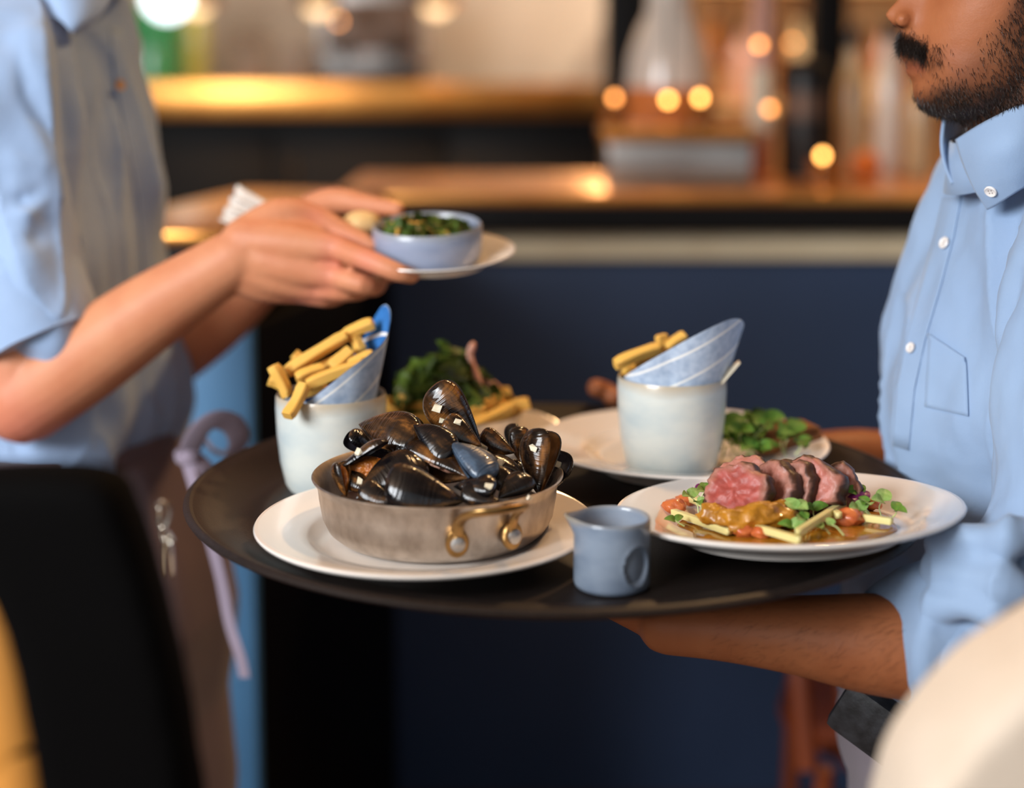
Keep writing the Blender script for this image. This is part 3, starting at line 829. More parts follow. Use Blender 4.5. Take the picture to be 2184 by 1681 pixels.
def top2(a):
    d = Vector((math.cos(a), math.sin(a), 0))
    r = .046 + .022 * max(0, math.cos(a + R(10)))
    p = d * r
    return Vector((CUP2.x, CUP2.y, 0)) + p + Vector((0, 0, ZT2 + .53 * p.x - .34 * (p.y + .045) - .012 * max(0, math.cos(a)) ** 10))
def bot2(a):
    d = Vector((math.cos(a), math.sin(a), 0))
    return CUP2 + Vector((.004, 0, .02)) + d * .03
paper_cone('paper_wrap', 'pale striped paper wrap standing tall in the second cup', top2, bot2, (-.47, 0, .883), P(1440, 765, CUP2.y - .045).dot(Vector((-.47, 0, .883))))
mb = MB(); mb.grid(lambda u, v: CUP2 + Vector((.034 + .028 * u, -.028 + .012 * v, .075 + .034 * u + .012 * v * (1 - u))), 8, 4)
o = mb.build('paper_corner', MATS['paper_cream'], None, solid=.0006, label='small folded paper corner over the second cup rim', cat='paper')
G2 = 'fries in the second cup'
for i, (a, b, ya, yb, lb) in enumerate((((1312, 778), (1405, 742), 1.425, 1.44, 'long fry lying over the second cup rim'), ((1411, 714), (1418, 752), 1.45, 1.45, 'fry tip standing up in the second cup'),
        ((1462, 716), (1420, 745), 1.455, 1.45, 'fry leaning along the striped paper edge'), ((1350, 772), (1430, 748), 1.45, 1.46, 'fry half hidden behind the striped paper'), ((1330, 790), (1400, 800), 1.45, 1.46, 'fry low inside the second cup'))):
    fry(P(*a, ya), P(*b, yb), .0105, lb, G2, i)

# ------------------------------------------------------------------ bowl of fries with salad at the back
PD = Vector((-.066, 1.545, TF + .0012))
plate('side_plate', 'white plate under the salad topped bowl of fries', PD, .118)
BO = PD + Vector((.0, -.005, .0068))
sb = thing('steel_bowl', 'shallow grey metal bowl of fries topped with salad', 'bowl', BO)
MB().lathe([(0, 0), (.058, 0), (.064, .003), (.072, .015), (.0765, .034), (.079, .037), (.0775, .0385), (.0745, .034), (.07, .015), (.062, .005), (0, .004)], 72).build('bowl_body', MATS['steel'], sb)
G3 = 'fries in the metal bowl'
for i in range(26):
    a = 2 * PI * i / 22 + rnd.uniform(-.1, .1)
    lay = i % 3
    r = (.056, .064, .046)[lay]; z = (.034, .040, .047)[lay]
    c = BO + Vector((r * math.cos(a), r * math.sin(a), z))
    t = Vector((-math.sin(a), math.cos(a), rnd.uniform(-.12, .25))) * .027
    if i >= 22: t = Vector((math.cos(a), math.sin(a), .3)) * .02
    fry(c - t, c + t, .0115, 'fry ringing the salad heap in the metal bowl', G3, i, rnd.uniform(-.5, .5))
# leaves
def leaf_mesh(name, m, L=1.0, W=.5, curl=.25, fold=.25, wav=0.0, heart=.0, nu=8, nv=6, thick=.02):
    mb = MB()
    for s in (0, 1):
        def fn(u, v):
            w = W * math.sin(PI * min(1, u ** (.75 - heart * .3))) ** (.8 - .3 * heart) if 0 < u < 1 else 0
            y = (v - .5) * 2 * w / 1
            z = curl * math.sin(PI * u * .9) * .6 - curl * u * u + fold * abs(y) + wav * math.sin(14 * u + 6 * v) * abs(v - .5) * 2
            return Vector((u * L - heart * .12 * abs(v - .5) * (1 if u < .2 else 0), y, z - s * thick))
        mb.grid(fn, nu, nv)
    return mb.mesh(name, MATS[m], 70)
mat('leaf_green', rgb(96, 138, 52), .55, spec=.3, sss=.1, var=(4, rgb(74, 116, 40), .8))
mat('leaf_pale', rgb(150, 178, 104), .55, spec=.3, sss=.1, var=(4, rgb(112, 150, 70), .8))
mat('leaf_dark', rgb(84, 106, 34), .5, spec=.3, var=(3, rgb(40, 60, 16), .9))
mat('leaf_olive', rgb(84, 96, 30), .4, var=(3, rgb(40, 46, 16), .9))
mat('leaf_purple', rgb(120, 24, 92), .4, var=(4, rgb(84, 16, 60), .7))
mat('stem_pale', rgb(186, 200, 130), .4)
LF = {'g': leaf_mesh('leaf', 'leaf_green', W=.36, heart=.6), 'p': leaf_mesh('leaf', 'leaf_pale', W=.42, heart=.8, curl=.15), 'd': leaf_mesh('leaf', 'leaf_dark', W=.45, wav=.16, curl=.4, nu=14, nv=10),
      'o': leaf_mesh('leaf', 'leaf_olive', W=.45, wav=.14, curl=.3, nu=12, nv=8), 'u': leaf_mesh('leaf', 'leaf_purple', W=.25), 'e': leaf_mesh('leaf', 'leaf_green', W=.4, wav=.03, curl=.2)}
def heap(name, label, cat, c, r, hgt, n, kinds, size, seed):
    rr = random.Random(seed)
    t = thing(name, label, cat, Vector(c))
    for i in range(n):
        q = (i + .5) / n; ph = i * 2.39996; th = math.acos(1 - q) if q < 1 else PI / 2
        d = Vector((math.sin(th) * math.cos(ph), math.sin(th) * math.sin(ph), math.cos(th)))
        p = Vector((d.x * r, d.y * r, d.z * hgt)) * rr.uniform(.6, .92)
        dirv = (d + Vector((rr.uniform(-.9, .9), rr.uniform(-.9, .9), rr.uniform(-.2, .7)))).normalized()
        M = frame(p - dirv * size * .4, dirv, d + Vector((rr.uniform(-.5, .5), rr.uniform(-.5, .5), .3))) @ Matrix.Scale(size * rr.uniform(.75, 1.2), 4)
        linked('leaf', LF[rr.choice(kinds)], t, M)
    return t
hp = PZ(945, 845, 1.15); 
heap('salad_heap', 'heap of curly dark green salad leaves on the fries', 'salad', BO + Vector((-.004, 0, .042)), .05, .05, 90, 'dddo', .034, 4)
mat('ham', rgb(226, 172, 150), .4, sss=.2, var=(60, rgb(200, 132, 112), .7))
b0 = P(1032, 850, 1.545)
mb = MB(); mb.tube([P(1036, 852, 1.54), P(1020, 812, 1.54), P(1008, 778, 1.545), P(1002, 758, 1.55), P(1005, 745, 1.55)], [.013, .009, .0065, .0075, .0085], 12, sub=4, flat=.5, cap='round')
blob(mb, P(1040, 835, 1.555), (.014, .01, .014), 5, .2, 1.5, 2)
mb.build('ham_strip', MATS['ham'], None, 60, label='pale pink strip standing up in the salad heap', cat='garnish')

# ------------------------------------------------------------------ sauce jug
jp = rest(1336, 1100, TF + .062, TF + .0003); jp = Vector((.0775, 1.1305, TF + .0003))
jg = thing('sauce_jug', 'small blue grey glazed sauce jug with a thumb dimple', 'jug', jp)
JR, JH = .0297, .055
mb = MB()
dim = Vector((math.sin(R(38)), -math.cos(R(38)), 0))
def jfn(rr_, z, a):
    p = Vector((rr_ * math.cos(a), rr_ * math.sin(a), z))
    sp = math.exp(-((((a - PI + R(0)) + PI) % (2 * PI) - PI) / .34) ** 2) * max(0, (z - JH * .72) / (JH * .28)) ** 1.4
    if rr_ > .01: p += Vector((-1, -.15, .25)) * (.0085 * sp)
    if rr_ > JR * .97 and z < JH * .95:
        q = Vector((p.x / JR, p.y / JR, 0)); dd = math.hypot(math.acos(max(-1, min(1, q.normalized().dot(dim)))) * JR, (z - JH * .40) * .82)
        rd = .0125
        if dd < rd * 1.25: p -= dim * (.0062 * max(0, 1 - (dd / rd) ** 4) - .0006 * math.exp(-((dd - rd) / .002) ** 2))
    return p
prof = [(0, .002), (JR * .86, .002), (JR * .9, 0), (JR * .97, .001)] + [(JR, .004 + (JH - .007) * i / 34) for i in range(35)] + [(JR * .99, JH - .0008), (JR * .965, JH), (JR * .93, JH - .0008), (JR * .91, JH - .004), (JR * .91, JH * .6), (JR * .9, .01), (0, .008)]
seg = 144; vs = []; fs = []; n = len(prof)
for k in range(seg):
    a = 2 * PI * k / seg
    vs += [jfn(r_, z, a) for r_, z in prof]
for k in range(seg):
    k2 = (k + 1) % seg
    for i in range(n - 1): fs.append((k * n + i, k2 * n + i, k2 * n + i + 1, k * n + i + 1))
MB().add(vs, fs).build('jug_body', MATS['jug_glaze'], jg, 50)
mat('sauce', rgb(176, 122, 30), .2, coat=.5, var=(40, rgb(140, 84, 20), .8))
MB().lathe([(0, JH * .68), (JR * .9, JH * .68), (JR * .9, JH * .66), (0, JH * .66)], 40).build('mustard_sauce', MATS['sauce'], None, mw=jp, label='yellow sauce filling the small jug', cat='sauce')

# ------------------------------------------------------------------ meat plate, tilted where it rests on the tray rim
cC = PZ(1680, 1078, 1.1415)
MC = Matrix.Translation(cC) @ Matrix.Rotation(R(-2.6), 4, 'Y') @ Matrix.Rotation(R(-4.3), 4, 'X') @ Matrix.Translation((0, 0, -.0225))
plate('dinner_plate', 'white plate of sliced meat tilted on the tray rim', MC, .1425, well=.69)
def onC(px, py, zl):
    """point on the meat plate's own level zl along a pixel's line"""
    a = Vector((0, 0, CAMZ)); b = P(px, py, 1.3); iM = MC.inverted()
    la = iM @ a; lb = iM @ b; t = (zl - la.z) / (lb.z - la.z)
    return MC @ (la + (lb - la) * t)
NC = (MC.to_3x3() @ Vector((0, 0, 1))).normalized()
mb = MB()
rr = random.Random(3); ns = 72
ring = lambda k, z: [MC @ Vector((k * (.086 + .010 * noise.noise(Vector((3 * math.cos(2 * PI * i / ns), 3 * math.sin(2 * PI * i / ns), 1)))) * math.cos(2 * PI * i / ns), k * (.084 + .010 * noise.noise(Vector((3 * math.cos(2 * PI * i / ns), 3 * math.sin(2 * PI * i / ns), 5)))) * math.sin(2 * PI * i / ns), z + .0012 * noise.noise(Vector((k * 9 * math.cos(2 * PI * i / ns), k * 9 * math.sin(2 * PI * i / ns), 2))))) for i in range(ns)]
mb.loft([ring(1.0, .0066), ring(.985, .0085), ring(.93, .0095), ring(.8, .0098), ring(.5, .0102), ring(.2, .0104), ring(.02, .0104)])
mb.build('sauce_pool', MATS['sauce'], None, 60, label='ochre sauce pool spread under the sliced meat', cat='sauce')
# roast slices
mat('roast', rgb(190, 110, 100), .5, coat=.06, sss=.1, attr='tint', var=(130, rgb(210, 190, 180), .8), bump=[(90, .3, .003), (420, .25, .001)])
def slice_obj(label, c, nrm, rx, ry, t, seed, pink, up=(0, 0, 1)):
    mb = MB(); n = 56; rings = []; cols = []
    rr = random.Random(seed)
    spec = [(.02, .5)] + [(.07 * k, .5) for k in range(1, 12)] + [(.82, .49), (.88, .46), (.93, .40), (1, .2), (1.01, -.1), (.97, -.38), (.85, -.49), (.5, -.5), (.02, -.5)]
    for q, z in spec:
        ring = []
        for i in range(n):
            a = 2 * PI * i / n
            rad = 1 + q * q * (.26 * noise.noise(Vector((1.7 * math.cos(a), 1.7 * math.sin(a), seed * 3.1))) + .09 * noise.noise(Vector((5 * math.cos(a), 5 * math.sin(a), seed))) + .05 * noise.noise(Vector((14 * math.cos(a), 14 * math.sin(a), seed))))
            x = q * rad * rx * math.cos(a); y = q * rad * ry * math.sin(a)
            dz = (.0022 * noise.fractal(Vector((x * 110, y * 110, seed)), .8, 2, 3) + (.002 * noise.noise(Vector((x * 400, y * 400, seed))) if q > .7 else 0))
            ring.append(Vector((x, y, z * t + dz)))
            g = noise.noise(Vector((x * 90, y * 90, seed + 9)))
            crust = np.array(rgb(62, 35, 22)[:3]); grey = np.array(rgb(176, 124, 108)[:3]); core = np.array(pink)
            e = min(1, max(0, (q - .62 + .3 * g) / .25)); cc = core * (1 - e) + grey * e
            e2 = min(1, max(0, (q - .88 + .14 * g) / .06)) if z > 0 else (1 if q > .8 else 0)
            cols.append(cc * (1 - e2) + crust * e2 * (1 + .5 * g))
        rings.append(ring)
    mb.loft(rings)
    me = mb.mesh('meat_slice', MATS['roast'], 70, weld=False)
    at = me.color_attributes.new('tint', 'FLOAT_COLOR', 'POINT')
    at.data.foreach_set('color', [v for cc in cols for v in (float(cc[0]), float(cc[1]), float(cc[2]), 1.0)])
    z = Vector(nrm).normalized(); x = Vector(up).cross(z).normalized(); y = z.cross(x)
    M = Matrix(((x.x, y.x, z.x, c[0]), (x.y, y.y, z.y, c[1]), (x.z, y.z, z.z, c[2]), (0, 0, 0, 1)))
    return linked('meat_slice', me, None, M, label=label, cat='meat', group='slices of roast meat')
PK = rgb(172, 80, 70)[:3]; PK2 = rgb(190, 126, 110)[:3]; PK3 = rgb(180, 102, 86)[:3]
def onup(px, py, zl, up): return onC(px, py, zl) + NC * up
slice_obj('large pink meat slice lying foremost under yellow sauce', onup(1578, 1122, .01, .0255), (-.45, -.7, .6), .030, .027, .020, 1, PK)
slice_obj('pale rounded meat slice behind the foremost pink one', onup(1588, 1098, .01, .028), (-.55, -.45, .75), .026, .025, .018, 2, PK2)
slice_obj('grey edged meat slice in the middle of the row', onup(1655, 1108, .01, .024), (-.8, -.5, .4), .025, .026, .016, 3, PK2)
slice_obj('brown crusted meat slice leaning in the row', onup(1690, 1106, .01, .024), (-.75, -.6, .35), .026, .027, .014, 4, rgb(140, 90, 74)[:3])
slice_obj('upright pink centred meat slice with dark crust', onup(1733, 1104, .01, .0255), (-.5, -.8, .35), .028, .027, .022, 5, PK3)
slice_obj('ragged end piece of meat at the row end', onup(1792, 1094, .01, .019), (-.25, -.9, .35), .020, .020, .024, 6, rgb(166, 100, 84)[:3])
mat('mustard', rgb(188, 128, 34), .35, coat=.3, var=(90, rgb(136, 86, 22), .8), bump=(140, .6, .003))
mb = MB()
blob(mb, onup(1528, 1130, .01, .012), (.014, .010, .010), 2, .5, 2.2); blob(mb, onup(1588, 1140, .01, .012), (.022, .010, .010), 3, .5, 2.2); blob(mb, onup(1650, 1134, .01, .013), (.020, .010, .009), 4, .5, 2.2); blob(mb, onup(1618, 1138, .01, .017), (.018, .008, .009), 8, .5, 2.2); blob(mb, onup(1672, 1126, .01, .016), (.012, .007, .007), 9, .5, 2.2)
me = voxel(mb, .0018, 3); me.materials.append(MATS['mustard'])
linked('mustard_sauce', me, None, None, label='lumpy ochre mustard sauce clinging to foremost meat slice', cat='sauce')
# vegetable batons
mat('baton', rgb(226, 214, 150), .4, sss=.15, var=(60, rgb(200, 186, 110), .6))
BT = MB().box((0, 0, 0), (1, .9, .9), bev=.04).mesh('baton', MATS['baton'], 30)
for a, b, lb, up in (((1436, 1092), (1556, 1134), 'pale vegetable baton on the sauce nearest the jug', .004), ((1540, 1104), (1706, 1152), 'longest pale baton lying in front of the meat', .006), ((1742, 1070), (1790, 1100), 'short broad baton against the upright meat slice', .010),
                 ((1702, 1136), (1806, 1070), 'pale baton propped across another baton', .011), ((1784, 1096), (1902, 1112), 'pale baton pointing to the plate edge', .005), ((1470, 1062), (1520, 1082), 'pale baton half under the cress', .006)):
    pa = onup(*a, .01 + up, 0); pb = onup(*b, .01 + up, 0); d = pb - pa
    linked('vegetable_baton', BT, None, frame((pa + pb) / 2, d, NC) @ Matrix.Diagonal((d.length, .0060, .0060, 1)), label=lb, cat='vegetable', group='pale vegetable batons on the meat plate')
mat('tomato', rgb(206, 118, 66), .35, coat=.25, sss=.2, var=(80, rgb(176, 78, 36), .8), bump=(90, .5, .003))
for i, (px, py, r, lb) in enumerate(((1440, 1092, .011, 'orange red tomato piece at plate end by the jug'), (1465, 1076, .009, 'orange tomato piece behind the first baton'), (1590, 1142, .010, 'flat tomato piece in front of the meat'), (1625, 1145, .008, 'small tomato piece beside the longest baton'),
                            (1812, 1118, .0125, 'largest tomato piece below the pale baton'), (1775, 1112, .009, 'round tomato piece beside the largest one'), (1860, 1085, .008, 'tomato piece under the purple shoot'))):
    mb = MB(); blob(mb, onup(px, py, .01, r * .45), (r, r * .85, r * .6), i + 20, .3)
    mb.build('tomato_piece', MATS['tomato'], None, 60, label=lb, cat='tomato', group='tomato pieces on the meat plate')
# cress sprigs: stem with two or three leaves
def sprig(label, base, tip, kinds, size, seed, group, cat='cress'):
    rr = random.Random(seed); base = Vector(base); tip = Vector(tip); d = tip - base
    t = thing('cress_sprig', label, cat, base, group)
    side = Vector((rr.uniform(-1, 1), rr.uniform(-.5, .5), .3)).normalized() * d.length * .18
    pts = [Vector((0, 0, 0)), d * .5 + side, d]
    MB().tube(pts, [.0007, .0006, .0005], 6, sub=5).build('stem', MATS['stem_pale'], t)
    n = len(kinds)
    for i, k in enumerate(kinds):
        a = 2 * PI * i / n + rr.uniform(0, 2)
        dv = Vector((math.cos(a), math.sin(a) * .8 - .2, .35)).normalized()
        M = frame(d, dv, (0, -.6, .8)) @ Matrix.Scale(size * rr.uniform(.85, 1.15), 4)
        linked('leaf', LF[k], t, M)
    return t
G4 = 'cress sprigs on the meat plate'
for i, (b, t, k, s, lb) in enumerate((
        ((1490, 1098), (1470, 1058), 'pp', .013, 'cress sprig nearest the jug behind first baton'), ((1500, 1100), (1503, 1048), 'gp', .014, 'cress sprig beside the pink slice with green leaves'), ((1520, 1105), (1488, 1072), 'pg', .011, 'cress sprig leaning across the first baton'),
        ((1505, 1075), (1482, 1045), 'uu', .011, 'purple cress sprig beside the pink slice'), ((1460, 1125), (1440, 1110), 'gg', .010, 'cress sprig lying flat at plate edge by jug'), ((1535, 1115), (1520, 1092), 'gd', .012, 'dark cress sprig at the foot of foremost slice'),
        ((1730, 1130), (1700, 1085), 'ppp', .0135, 'cress sprig with round leaves below the brown slice'), ((1720, 1140), (1712, 1108), 'gp', .013, 'cress sprig under the propped baton'), ((1745, 1120), (1735, 1085), 'gg', .012, 'green cress sprig between slice and baton'),
        ((1705, 1142), (1690, 1122), 'pg', .012, 'cress sprig lying before the propped baton'), ((1770, 1142), (1745, 1125), 'gp', .010, 'cress sprig trailing over the sauce front'), ((1800, 1145), (1775, 1120), 'p', .009, 'single leaf cress sprig by the largest tomato'),
        ((1850, 1100), (1832, 1052), 'gg', .015, 'tall cress sprig beside the ragged end piece'), ((1860, 1105), (1842, 1072), 'uug', .016, 'purple pointed shoot among the cress'), ((1880, 1105), (1882, 1068), 'pp', .014, 'cress sprig with broad leaves near plate edge'),
        ((1895, 1112), (1912, 1090), 'gg', .015, 'dark lobed leaf sprig at the plate edge'), ((1870, 1112), (1830, 1085), 'pp', .013, 'pale round leaf sprig below the purple shoot'), ((1840, 1110), (1850, 1075), 'gp', .012, 'cress sprig tucked behind the purple shoot'))):
    sprig(lb, onup(*b, .01, .001), onup(b[0], b[1], .01, .001).lerp(P(*t, onup(*b, .01, .0).y + .004), 1), k, s, i, G4)

# ------------------------------------------------------------------ shoots and toast on the plate behind
G5 = 'pea shoots on the plate behind the meat'
rr = random.Random(11)
PBS = PB + Vector((0, 0, .012))
for i in range(34):
    px = rr.uniform(1475, 1690); py0 = 1000 - (px - 1475) * .02 - rr.uniform(0, 22); Y = rr.uniform(1.44, 1.50)
    b = P(px, py0, Y); b.z = PBS.z + .004
    hgt = rr.uniform(.012, .034) * (1 if px > 1530 else .6)
    sprig('green pea shoot in the tangle behind the meat', b, b + Vector((rr.uniform(-.015, .015), rr.uniform(-.01, .01), hgt)), rr.choice(('gg', 'ge', 'eg', 'gd', 'gge')), rr.uniform(.014, .021), 50 + i, G5, 'pea shoot')
for (px, py, s, lb, k) in ((1690, 925, .03, 'tall broad leaved pea shoot by the toast', 'ee'), (1545, 905, .022, 'tallest thin pea shoot beside the second cup', 'g'), (1472, 985, .024, 'dark leafy shoot at the foot of second cup', 'ddg')):
    tp = P(px, py, 1.46); sprig(lb, Vector((tp.x - .006, 1.46, PBS.z + .002)), tp, k, s, px, G5, 'pea shoot')
mat('toast', rgb(150, 92, 42), .7, var=(60, rgb(104, 58, 24), .9), bump=(120, .6, .003))
mb = MB(); q = P(1675, 965, 1.475)
ts = thing('toast_slice', 'brown toasted bread slice behind the pea shoots', 'toast', Vector((q.x, 1.49, PBS.z + .001)))
MB().box((0, 0, .012), (.07, .045, .02), M=Matrix.Rotation(.3, 4, 'Z'), bev=.006).build('crumb', MATS['toast'], ts)
MB().box((0, 0, .0245), (.064, .04, .005), M=Matrix.Rotation(.3, 4, 'Z'), bev=.002).build('crust_top', MATS['toast'], ts)
# ------------------------------------------------------------------ people
from mathutils.bvhtree import BVHTree
mat('skin_light', rgb(226, 158, 124), .5, spec=.35, sss=.06, attr='tint', var=(22, rgb(235, 205, 196), .5), bump=[(160, .12, .002), (700, .12, .0008)])
mat('skin_dark', rgb(150, 92, 58), .5, spec=.32, sss=.08, attr='tint', var=(24, rgb(216, 196, 186), .5), bump=[(160, .14, .002), (600, .2, .0008)])
def cloth(name, c1, c2, weave=900, rough=.8, st=.35):
    return mat(name, c1, rough, var=(5, c2, .7), bump=[(26, .22, .006), (weave, st, .0006)], sheen=.2)
cloth('shirt_blue', rgb(148, 172, 202), rgb(136, 160, 194))
cloth('shirt_grey_blue', rgb(156, 180, 214), rgb(144, 168, 202))
cloth('apron_cloth', rgb(104, 86, 92), rgb(90, 74, 80), 700)
cloth('apron_tie', rgb(160, 146, 162), rgb(138, 124, 140), 700)
cloth('trouser_grey', rgb(158, 146, 152), rgb(140, 128, 136), 700)
cloth('trouser_black', rgb(32, 30, 34), rgb(24, 22, 26), 700)
mat('leather_black', rgb(34, 32, 32), .45, var=(60, rgb(80, 80, 84), .5), bump=(90, .4, .002))
mat('shoe_black', rgb(20, 18, 18), .35)
mat('button_pearl', rgb(240, 232, 226), .25, coat=.5)
mat('button_amber', rgb(226, 170, 110), .3, coat=.4)
mat('hair_dark', rgb(28, 20, 16), .5, var=(40, rgb(44, 32, 26), .6), bump=(90, .6, .004), stretch=(1, 1, .3))
mat('hair_brown', rgb(84, 58, 38), .5, var=(40, rgb(60, 40, 26), .6), bump=(90, .6, .004), stretch=(1, 1, .3))
mat('eye_white', rgb(232, 226, 220), .15, coat=.6)
mat('iris', rgb(58, 36, 22), .1, coat=.6)

HF = [(-.088, .062), (-.085, .047), (-.079, .037), (-.070, .031), (-.063, .030), (-.056, .0300), (-.052, .0245), (-.049, .0215), (-.0455, .0215), (-.043, .0235), (-.040, .0195), (-.036, .0165), (-.030, .0155), (-.021, .0150), (-.0125, .0170), (-.0095, .0120), (-.007, .0055), (-.003, .0010), (.001, .0000), (.005, .0012), (.012, .0075), (.028, .0160), (.036, .0215), (.043, .0250), (.050, .0215), (.056, .0180), (.065, .0165), (.075, .0170), (.095, .0230), (.110, .0340), (.122, .0500), (.131, .0700), (.137, .0950)]
HB = [(-.088, .075), (-.08, .098), (-.07, .118), (-.05, .135), (-.03, .165), (-.01, .18), (.02, .196), (.05, .203), (.08, .198), (.105, .182), (.122, .162), (.131, .145), (.137, .118)]
HX = [(-.088, .066), (-.085, .054), (-.078, .042), (-.07, .036), (-.055, .034), (-.04, .030), (-.02, .030), (0, .033), (.02, .037), (.035, .037), (.045, .031), (.056, .024), (.075, .021), (.095, .026), (.110, .036), (.122, .052), (.131, .072), (.137, .096)]
HW = [(-.088, .014), (-.085, .028), (-.078, .042), (-.07, .049), (-.055, .055), (-.04, .059), (-.02, .064), (0, .068), (.03, .071), (.06, .073), (.085, .071), (.105, .062), (.12, .049), (.131, .031), (.137, .010)]
HS = [(-.088, .03), (-.07, .021), (-.056, .02), (-.045, .019), (-.03, .019), (-.0125, .014), (-.007, .0125), (0, .0115), (.012, .0095), (.03, .008), (.045, .012), (.06, .03), (.14, .05)]
def head_shape(mb, Mh):
    n, m = 72, 76; rings = []
    for i in range(m + 1):
        z = -.088 + (.137 + .088) * i / m
        xf, xb, xs, w, s = interp(z, HF), interp(z, HB), interp(z, HX), interp(z, HW), interp(z, HS)
        xc = min(.11, (xs + xb) / 2 + .01); ring = []
        for k in range(n):
            a = 2 * PI * k / n; c, sn = math.cos(a), math.sin(a)
            e = .88
            y = w * math.copysign(abs(sn) ** e, sn)
            if c > 0:
                x = xc - (xc - xs) * abs(c) ** e
                x -= (xs - xf) * math.exp(-(y / s) ** 2)
            else: x = xc + (xb - xc) * abs(c) ** e
            ring.append(Mh @ Vector((x, y, z)))
        rings.append(ring)
    mb.loft(rings)
    for sg in (-1, 1):
        mb.sphere(Mh @ Vector((.0150, sg * .0108, -.0035)), .0070 * Mh.median_scale, u=12, v=8)                                  # nostril wing
        mb.sphere(Mh @ Vector((.030, sg * .031, .0475)), (.012 * Mh.median_scale, .021 * Mh.median_scale, .006 * Mh.median_scale), M=Mh.to_3x3().normalized(), u=14, v=8)  # brow
        # ear: rim and bowl
        c = Vector((.118, sg * .073, .026)); pts = []; rad = []
        for j in range(13):
            a = R(-110 + 300 * j / 12) if True else 0
            pts.append(Mh @ (c + Vector((.016 * math.sin(a) + .004, sg * (.009 + .004 * math.sin(a)), .029 * math.cos(a)))))
            rad.append((.0042 if j < 11 else .005) * Mh.median_scale)
        mb.tube(pts, rad, 8, cap='round')
        mb.sphere(Mh @ (c + Vector((0, sg * .004, 0))), (.014 * Mh.median_scale, .005 * Mh.median_scale, .024 * Mh.median_scale), M=Mh.to_3x3().normalized(), u=14, v=10)
        mb.sphere(Mh @ (c + Vector((-.006, sg * .005, -.026))), .0062 * Mh.median_scale, u=10, v=8)
    mb.tube([Mh @ Vector(p) for p in ((.118, 0, .0), (.120, 0, -.05), (.130, 0, -.09), (.138, 0, -.125))], [.055 * Mh.median_scale, .055 * Mh.median_scale, .052 * Mh.median_scale, .046 * Mh.median_scale], 24, sub=3)
def head_extras(person, Mh, hairm):
    for sg in (-1, 1):
        e = MB().sphere(Mh @ Vector((.0450, sg * .031, .036)), .0118 * Mh.median_scale, u=20, v=12).build('eye', MATS['eye_white'], person, world=True)
        MB().sphere(Mh @ Vector((.0342, sg * .0312, .036)), (.0020 * Mh.median_scale, .0055 * Mh.median_scale, .0055 * Mh.median_scale), M=Mh.to_3x3().normalized(), u=14, v=8).build('iris', MATS['iris'], e, world=True)
        MB().tube([Mh @ Vector((.0305, sg * .016, .051)), Mh @ Vector((.027, sg * .03, .056)), Mh @ Vector((.036, sg * .048, .053))], [.003, .0035, .002], 8, sub=4, flat=.6).build('eyebrow', MATS[hairm], person, world=True)
    mb = MB()
    mb.sphere(Mh @ Vector((.122, 0, .074)), (.1 * Mh.median_scale, .079 * Mh.median_scale, .078 * Mh.median_scale), M=Mh.to_3x3().normalized(), u=36, v=24)
    mb.sphere(Mh @ Vector((.148, 0, .035)), (.058 * Mh.median_scale, .074 * Mh.median_scale, .075 * Mh.median_scale), M=Mh.to_3x3().normalized(), u=30, v=20)
    me = voxel(mb, .004, 4); rumple(me, .004, 60, seed=3); me.materials.append(MATS[hairm])
    linked('hair', me, person).matrix_parent_inverse = person.matrix_world.inverted()
def beard_density(l):
    """l: head-local points (n,3) -> density of beard hair 0..1"""
    x, y, z = l[:, 0], l[:, 1], l[:, 2]
    zb = np.interp(x, [.02, .034, .045, .06, .078, .090, .100, .112], [-.058, -.056, -.040, -.024, -.004, .022, .05, .075])
    d = np.clip((zb - z) / .030, 0, 1) * (x < .128) * (z > -.102)
    d *= np.clip((.128 - x) / .02, 0, 1)
    mo = np.exp(-((z + .0225 + .5 * np.maximum(x - .016, 0)) / .0075) ** 2) * (x < .04) * (np.abs(y) < .028) * 1.2
    mo2 = np.exp(-(((x - .040) / .008) ** 2 + ((z + .042) / .012) ** 2)) * .8
    return np.clip(np.maximum(d, np.maximum(mo, mo2)), 0, 1)
